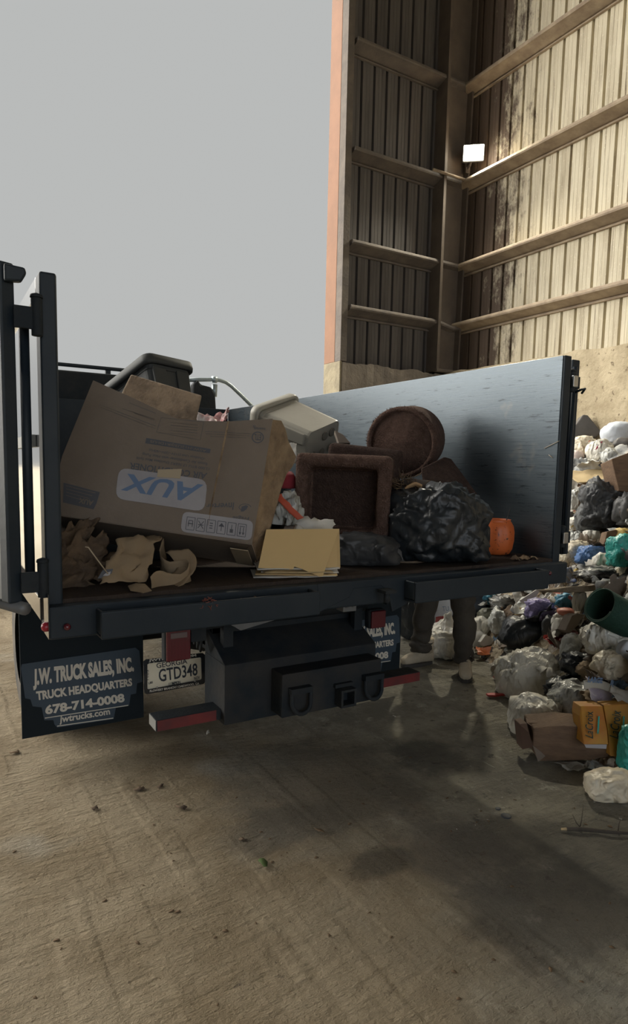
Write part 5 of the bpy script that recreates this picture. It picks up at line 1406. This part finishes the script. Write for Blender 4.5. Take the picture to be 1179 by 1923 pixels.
hbag(1186, 1402, 46, 92, M_bagteal, 'lower of the two teal bags, on the floor beside the yellow carton', 0, depth=3.15)
b = MB(); sheet(b, at(1095, 1436, 'Z', .03), CR * .11, V((0, .05, 0)), 301, .02, 11, 10, ragged=.3); tag(b.build('clear_film', M_baggrey, solid=.001), 'crumpled clear film squashed under the stained brown carton', 'plastic film')
b = MB(); sheet(b, at(1160, 1440, 'Z', .03), CR * .08, V((0, .06, 0)), 302, .03, 13, 10, ragged=.3); tag(b.build('clear_film', M_baggrey, solid=.001), 'crumpled clear film under the foot of the yellow carton', 'plastic film')
p = at(1165, 1508, 'Z', 0)
b = MB(); bag_mesh(b, (p.x + .02, p.y + .06, .055), .135, .09, .075, 303, 4, 0, -.5, .8, flat=-.7)
o = tag(b.build('trash_bag', M_bagcream), 'white bag with a yellow patch alone on the floor at the right edge', 'trash bag')
b = MB(); ribbon(b, [deep(1178, 1472, 2.86), deep(1181, 1480, 2.855), deep(1186, 1488, 2.86)], CR * .02, 3, 0, 2, .002); b.build('yellow_patch', M_yellow, o, solid=.001)

def chip(b, p, r, seed, h=.3):
    random.seed(seed); n = 8; an = random.uniform(0, 6.28); el = random.uniform(.35, .8)
    rim = []
    for k in range(n):
        a = 2 * math.pi * k / n; q = r * random.uniform(.45, 1.15); x, y = math.cos(a) * q, math.sin(a) * q * el
        rim.append(p + V((x * math.cos(an) - y * math.sin(an), x * math.sin(an) + y * math.cos(an), r * h * random.uniform(0, .9))))
    vs = rim + [p + V((0, 0, r * h * .5))]
    return b.add(vs, [(k, (k + 1) % n, n) for k in range(n)], 0, True)
# --- loose on the floor
def red_tool(px, py, qx, qy, lab):
    a, e = at(px, py, 'Z', .012), at(qx, qy, 'Z', .012); d = (e - a).normalized(); s = V((-d.y, d.x, 0))
    b = MB().prism([a - s * .018, a + d * .05 - s * .026, a + d * .09 - s * .012, e - s * .009, e + s * .009, a + d * .09 + s * .012, a + d * .05 + s * .026, a + s * .018], (0, 0, .014))
    tag(b.build('red_plastic', M_red, bevel=.004), lab, 'plastic piece')
red_tool(914, 1307, 952, 1306, 'red plastic spatula lying on the floor left of the biggest white bag')
red_tool(966, 1316, 984, 1322, 'red plastic stub under the front of the biggest white bag')
red_tool(930, 1272, 942, 1282, 'red plastic stub behind the biggest white bag')
p = at(930, 1258, 'Z', .04)
tag(MB().lathe(p, V((.75, .5, .12)), [(0, .024), (.002, .036), (.008, .038), (.13, .038), (.14, .034), (.14, 0)], 22).build('can', M_can), 'open dented can lying on the floor between person and biggest white bag', 'can')
TW = [at(x, y, 'Z', z) for x, y, z in ((1064, 1557, .012), (1090, 1557, .016), (1120, 1560, .012), (1150, 1563, .016), (1200, 1566, .012))]
tw = thing('twig', 'long bare twig lying on the floor at the lower right', 'twig', tuple(TW[2]))
MB().tube(TW, [.008, .009, .008, .007, .006], 8).build('stem', mat('grey_bark', (.06, .05, .04), .9, bump=.4), tw)
for a, z in ((((1088, 1556), (1092, 1540), (1095, 1512)), .02), (((1092, 1557), (1082, 1545), (1075, 1530)), .02), (((1160, 1563), (1162, 1548), (1166, 1534)), .02)):
    MB().tube([at(x, y, 'Z', z * (.5 + k * .6)) for k, (x, y) in enumerate(a)], [.0025, .002, .001], 6).build('side_shoot', bpy.data.materials['grey_bark'], tw)
MB().lathe(TW[0], TW[0] - TW[1], [(0, .006), (.022, .005), (.024, 0)], 8).build('bare_tip', M_card_pale, tw)
for px, py, r_, lab in ((950, 1533, .022, 'round dark bolt cover set in the floor, nearer of the two'), (935, 1519, .012, 'small round dark bolt cover set in the floor, farther of the two')):
    tag(MB().lathe(at(px, py, 'Z', .001), (0, 0, 1), [(0, r_), (.003, r_), (.004, r_ * .8), (.004, 0)], 20).build('bolt_cover', M_ink), lab, 'bolt cover')
named = (((340, 1519), 'dark curled leaf on the floor below the left mud flap', .035), ((262, 1483), 'dry leaf on the floor left of the middle', .03), ((600, 1562), 'brown wood chip on the floor in the middle', .03), ((495, 1625), 'small green plant scrap on the floor below the middle', .03), ((30, 1414), 'dark twig scrap on the floor at the left edge below the tyre', .04),
         ((300, 1478), 'curled brown leaf on the floor beside the dry leaf', .022), ((455, 1578), 'thin brown bark chip on the floor right of the tyre track', .02), ((390, 1378), 'small white film scrap on the floor in front of the left red reflector', .03), ((740, 1345), 'white pebble on the floor in front of the right red reflector', .012), ((175, 1520), 'dark leaf bit on the floor at the left', .03))
for k, ((px, py), lab, r_) in enumerate(named):
    b = MB(); chip(b, at(px, py, 'Z', .002), r_, 400 + k, .5)
    tag(b.build('leaf_scrap', (M_leaf, M_leaf, M_fibre, mat('green_scrap', (.07, .11, .03), .8), M_fibre, M_leaf, M_leaf, M_paper, M_paper, M_leaf)[k], solid=.0015), lab, 'debris')
random.seed(77)
specks = {'light': (M_paper, 'tiny pale scrap of litter on the hall floor'), 'dark': (M_fibre, 'tiny dark crumb of dirt on the hall floor')}
proto = {}
for i in range(150):
    k = 'light' if i % 4 == 0 else 'dark'
    px, py = random.uniform(10, 1170), random.uniform(1400, 1900) if i % 2 else random.uniform(1330, 1560)
    p = at(px, py, 'Z', 0)
    if p.x > toe(p.y) - .05 or (p.y > 2.55 and .3 < p.x < 2.7): continue
    if k not in proto:
        b = MB(); chip(b, p + V((0, 0, .001)), .007, 900 + i, .4)
        o = b.build('litter_speck', specks[k][0], solid=.001); proto[k] = o
    else:
        o = proto[k].copy(); COL.objects.link(o); o.location = (p.x, p.y, .001); o.rotation_euler = (0, 0, random.uniform(0, 6.28)); s_ = random.uniform(.35, 1.0) if k == 'light' else random.uniform(.5, 1.9); o.scale = (s_, s_, s_)
    tag(o, specks[k][1], 'debris', ('pale' if k == 'light' else 'dark') + ' specks on the floor')
# --- litter between the bags: one of each, then copies, scattered over the heap
random.seed(31)
litter = (('paper_scrap', M_paper, 'crumpled white paper scrap among the bags on the heap', 'white paper scraps on the heap'), ('cardboard_scrap', M_card, 'torn tan cardboard scrap among the bags on the heap', 'cardboard scraps on the heap'),
          ('film_scrap', M_bagblack2, 'torn black film scrap among the bags on the heap', 'black film scraps on the heap'), ('film_scrap', M_baggrey, 'cloudy film scrap among the bags on the heap', 'cloudy film scraps on the heap'), ('leaf_scrap', M_leaf, 'brown leaf scrap among the bags on the heap', 'leaf scraps on the heap'))
lp_ = {}
for i in range(360):
    k = random.randrange(5); nm, m, lab, gr = litter[k]
    x, y = random.uniform(3.0, 6.5), random.uniform(1.6, 6.8)
    if x < toe(y) + .05: continue
    p = V((x, y, heap(x, y) + .075))
    if k not in lp_:
        b = MB(); sheet(b, p, V((.075, 0, .0)), V((0, .055, .02)), 600 + k, .04, 11, 9, ragged=.5); o = b.build(nm, m, solid=.0015, loc=p); lp_[k] = o
    else:
        o = lp_[k].copy(); COL.objects.link(o); o.location = p; o.rotation_euler = (random.uniform(-.5, .5), random.uniform(-.9, 0), random.uniform(0, 6.28)); s_ = random.uniform(.6, 2.0); o.scale = (s_, s_, s_)
    tag(o, lab, 'scrap', gr)

# ------------------------------------------------------------------ the person beside the truck
M_skin = mat('skin', (.42, .25, .17), .55, sss=.1)
M_trouser = mat('olive_brown_trousers', (.070, .060, .047), .9, col2=(.050, .042, .034), vs=6, bump=.5, bs=14, bd=6)
M_boot = mat('tan_suede_boot', (.56, .48, .36), .85, col2=(.46, .39, .29), vs=9, bump=.3, bs=30)
M_sole = mat('boot_sole', (.06, .055, .05), .8)
M_shirt = mat('grey_work_shirt', (.13, .14, .15), .9, bump=.3, bs=14)
M_hair = mat('dark_hair', (.03, .022, .016), .6)
F1, F2 = V((3.185, 3.705, 0)), V((3.318, 3.325, 0))            # right foot (farther), left foot (nearer)
PE = thing('person', 'person in olive brown work trousers and tan boots standing beyond the truck, facing the camera', 'person', (3.24, 3.52, 0))
HIP = V((3.255, 3.55, .95))
A1, A2 = F1 + V((0, 0.02, .10)), F2 + V((.01, .06, .10))
K1, K2 = V((3.185, 3.655, .50)), V((3.30, 3.39, .50))
H1, H2 = HIP + V((-.03, .09, -.03)), HIP + V((.02, -.09, -.03))

def skinned(name, verts, edges, radii, m, parent, root=0, sub=2):
    me = bpy.data.meshes.new(name); base = wloc(parent)
    me.from_pydata([tuple(V(p) - base) for p in verts], edges, [])
    o = bpy.data.objects.new(name, me); COL.objects.link(o); o.parent = parent; WL[o.name] = base
    me.materials.append(m)
    s = o.modifiers.new('skin', 'SKIN'); s.use_smooth_shade = True
    for i, r in enumerate(radii):
        r = r if isinstance(r, tuple) else (r, r)
        me.skin_vertices[0].data[i].radius = r
    me.skin_vertices[0].data[root].use_root = True
    b = o.modifiers.new('sub', 'SUBSURF'); b.levels = sub; b.render_levels = sub
    # bake so the figure is one plain mesh
    dg = bpy.context.evaluated_depsgraph_get(); dg.update()
    me2 = bpy.data.meshes.new_from_object(o.evaluated_get(dg)); o.modifiers.clear(); o.data = me2
    for p in me2.polygons: p.use_smooth = True
    return o

# body: pelvis, spine, neck, head, arms with hands, legs
bv = []; be = []; br = []
def bone(p, r, parent=None):
    bv.append(V(p)); br.append(r)
    if parent is not None: be.append((parent, len(bv) - 1))
    return len(bv) - 1
fw = V((-.55, -.83, 0)).normalized(); rt = V((-fw.y, fw.x, 0)) * -1      # facing the camera; rt = towards the figure's right
rt = V((-.83, .55, 0))
pel = bone(HIP, (.15, .105)); wa = bone(HIP + V((0, 0, .17)), (.14, .10), pel); ch = bone(HIP + V((0, 0, .38)) + fw * .01, (.165, .11), wa)
sh = bone(HIP + V((0, 0, .50)), (.12, .085), ch); nk = bone(HIP + V((0, 0, .575)) + fw * .02, (.055, .058), sh)
jw = bone(HIP + V((0, 0, .645)) + fw * .045, (.062, .072), nk); hd = bone(HIP + V((0, 0, .735)) + fw * .035, (.078, .095), jw); tp = bone(HIP + V((0, 0, .81)) + fw * .025, (.055, .07), hd)
for s, Hh, Kn, An in ((1, H1, K1, A1), (-1, H2, K2, A2)):
    a = bone(Hh + rt * s * .0 + V((0, 0, -.02)), (.085, .085), pel); k = bone(Kn, (.055, .057), a); q = bone(Kn.lerp(An, .35), (.052, .056), k); e = bone(An, (.036, .04), q); bone(An + V((0, 0, -.05)) + (V((-.1, .0, 0)) if s > 0 else fw * .1), (.035, .03), e)
    s1 = bone(HIP + V((0, 0, .475)) + rt * s * .165, (.058, .058), sh); el = bone(HIP + V((0, 0, .19)) + rt * s * .225 + fw * -.02, (.042, .042), s1)
    wr = bone(HIP + V((0, 0, -.05)) + rt * s * .225 + fw * .06, (.026, .03), el); pm = bone(HIP + V((0, 0, -.115)) + rt * s * .222 + fw * .075, (.018, .036), wr)
    for f, (o_, ln) in enumerate(((-.030, .070), (-.010, .080), (.010, .076), (.028, .060))):
        b0 = bone(bv[pm] + V((0, 0, -.035)) + fw * -o_, .0095, pm); b1 = bone(bv[b0] + V((0, 0, -ln * .55)) + rt * s * -.006, .0085, b0); bone(bv[b1] + V((0, 0, -ln * .42)) + rt * s * -.022, .007, b1)
    t0 = bone(bv[pm] + V((0, 0, .012)) + fw * .042, .0105, pm); bone(bv[t0] + V((0, 0, -.045)) + fw * .018 + rt * s * -.012, .0085, t0)
skinned('body', bv, be, br, M_skin, PE, 0, 2)
hc = HIP + V((0, 0, .745)) + fw * .03
b = MB()
for s in (-1, 1):
    e_ = hc + rt * s * .030 + fw * .088
    b.lathe(e_ - fw * .006, fw, [(0, .012), (.006, .009), (.008, 0)], 12, 0)
b.build('eyes', mat('eyes', (.05, .04, .035), .3), PE)
MB().lathe(hc + fw * .095 + V((0, 0, .005)), (fw + V((0, 0, -1.6))), [(0, .006), (.03, .011), (.045, .013), (.052, .004), (.053, 0)], 12).build('nose', M_skin, PE)
MB().obox(hc + fw * .088 + V((0, 0, -.075)), rt * .024, fw * .006, (0, 0, .006)).build('mouth', mat('lips', (.30, .13, .10), .5), PE, bevel=.004)
for s in (-1, 1): MB().lathe(hc + rt * s * .078 + V((0, 0, -.005)) - fw * .01, rt * s, [(0, .026), (.008, .03), (.014, .024), (.016, 0)], 14).build('ear', M_skin, PE)
b = MB(); bag_mesh(b, hc + V((0, 0, .048)) - fw * .022, .092, .098, .078, 5, 4, 0, YAW, .25, flat=-.5); b.build('hair', M_hair, PE)

# trousers: loose, creased, bunched over the boots
tv = [HIP + V((0, 0, .09)), HIP + V((0, 0, -.04))]; te = [(0, 1)]; tr = [(.165, .125), (.175, .135)]
for Hh, Kn, An in ((H1, K1, A1), (H2, K2, A2)):
    n0 = len(tv)
    pts = [(Hh + V((0, 0, -.10)), .118), (Hh.lerp(Kn, .6) , .112), (Kn + V((0, 0, .02)) + fw * .012, .090), (Kn.lerp(An, .35) - fw * .01, .088), (Kn.lerp(An, .72), .084), (An + V((0, 0, .045)), .086), (An + V((0, 0, -.025)), .078)]
    for i, (p, r) in enumerate(pts):
        tv.append(p); tr.append((r, r * .98)); te.append((1 if i == 0 else len(tv) - 2, len(tv) - 1))
to = skinned('trousers', tv, te, tr, M_trouser, PE, 0, 3)
for v in to.data.vertices:
    p = v.co + wloc(PE); z = p.z
    sh_ = 1 if z < .9 else .3
    q = V((p.x * 3.2, p.y * 3.2, p.z * 9)); w_ = 1 + max(0, .35 - z) * 3
    n_ = (abs(noise.noise(q + V((0, 0, noise.noise(p * 6) * 1.5)))) * .045 - .012) * sh_ * w_ + (.012 * math.sin(z * 75 + noise.noise(p * 5) * 5) * max(0, .34 - z) / .34)
    v.co += v.normal * n_
b = MB().lathe(HIP + V((0, 0, .05)), (0, 0, 1), [(0, .17), (.04, .168)], 24); b.build('belt', M_sole, PE)
sv = [HIP + V((0, 0, .06)), HIP + V((0, 0, .2)), HIP + V((0, 0, .39)), HIP + V((0, 0, .50))]; se = [(0, 1), (1, 2), (2, 3)]; sr = [(.172, .125), (.162, .118), (.185, .128), (.13, .095)]
for s in (-1, 1):
    sv.append(HIP + V((0, 0, .475)) + rt * s * .168); sr.append((.076, .076)); se.append((3, len(sv) - 1))
    sv.append(HIP + V((0, 0, .30)) + rt * s * .21); sr.append((.066, .066)); se.append((len(sv) - 2, len(sv) - 1))
    sv.append(HIP + V((0, 0, .18)) + rt * s * .226 - fw * .01); sr.append((.06, .06)); se.append((len(sv) - 2, len(sv) - 1))
skinned('shirt', sv, se, sr, M_shirt, PE, 0, 2)

def boot(F, d, name='boot'):
    d = V(d).normalized(); s = V((-d.y, d.x, 0)); b = MB(); n = 22; vs = []; fs = []
    prof = [(-.085, 0, .034, .085), (-.075, 0, .040, .125), (-.03, 0, .043, .13), (.03, 0, .042, .118), (.08, 0, .046, .085), (.13, 0, .048, .066), (.165, 0, .040, .052), (.185, 0, .018, .036)]
    for x, _, wd, h_ in prof:
        for k in range(n):
            a = 2 * math.pi * k / n; cx, cz = math.cos(a), math.sin(a)
            cx = math.copysign(abs(cx) ** .75, cx); cz = math.copysign(abs(cz) ** .75, cz)
            vs.append(F + d * x + s * cx * wd + V((0, 0, .022 + h_ / 2 + cz * h_ / 2)))
    for i in range(len(prof) - 1):
        for k in range(n):
            k2 = (k + 1) % n; fs.append((i * n + k, i * n + k2, (i + 1) * n + k2, (i + 1) * n + k))
    fs += [tuple(range(n))[::-1], tuple(range((len(prof) - 1) * n, len(prof) * n))]
    b.add(vs, fs, 0, True)
    b.lathe(F + d * -.03 + V((0, 0, .10)), (0, 0, 1), [(0, .052), (.05, .056), (.10, .060), (.11, .056)], 20)
    o = b.build(name, M_boot, PE)
    ol = []
    for k in range(28):
        a = 2 * math.pi * k / 28; x = math.cos(a); y = math.sin(a)
        ol.append(F + d * (.05 + x * .138) + s * math.copysign(abs(y) ** .7, y) * (.050 + .006 * x))
    MB().prism([p + V((0, 0, .0)) for p in ol], (0, 0, .028)).build('sole', M_sole, o, bevel=.004)
    MB().tube([F + d * .055 + s * .028 + V((0, 0, .112)), F + d * .06 + V((0, 0, .122)), F + d * .055 - s * .028 + V((0, 0, .112))], .004, 6).build('lace', M_sole, o)
boot(F1 + V((.02, .0, 0)), (-.92, .1, 0)); boot(F2 + V((.0, .04, 0)), (-.66, -.75, 0))

# bags right behind the legs
c = deep(838, 1204, 5.15)
b = MB(); bag_mesh(b, (c.x, c.y, .12), .185, .15, .15, 411, 5, .55, -.5, 1.0, flat=-.8, floor=.003)
tag(b.build('trash_bag', M_bagwhite), 'white tied bag on the floor seen between the person\'s legs', 'trash bag')
c = deep(829, 1152, 5.45)
ob = MB(); bag_mesh(ob, (c.x, c.y + .05, .40), .14, .10, .22, 412, 4, 0, -.5, .6, flat=-.8, floor=.20)
o = tag(ob.build('printed_bag', M_pale), 'red white and pale blue printed bag standing behind the white tied bag', 'bag')
b = MB(); dpt = depth_of(c) - .13
ribbon(b, [deep(818 + k * 7.5, 1158 - k * .8, dpt - .035) for k in range(5)], CU * -.11, 6, 0, 3, .006); b.build('red_panel', mat('red_print', (.42, .05, .05), .5, col2=(.2, .03, .04), vs=18), o, solid=.001)
b = MB(); b.text('TU', deep(831, 1148, dpt - .03), deep(843, 1147, dpt - .03), deep(830, 1139, dpt - .03), deep(842, 1138, dpt - .03), 0, .0, 0); b.build('bag_lettering', M_bluep, o)
b = MB(); bag_mesh(b, (c.x + .05, c.y + .25, .28), .30, .2, .34, 413, 4, 0, -.5, .9, flat=-.8, floor=.003)
tag(b.build('trash_bag', M_bagblack), 'black bag on the floor behind the printed bag', 'trash bag')
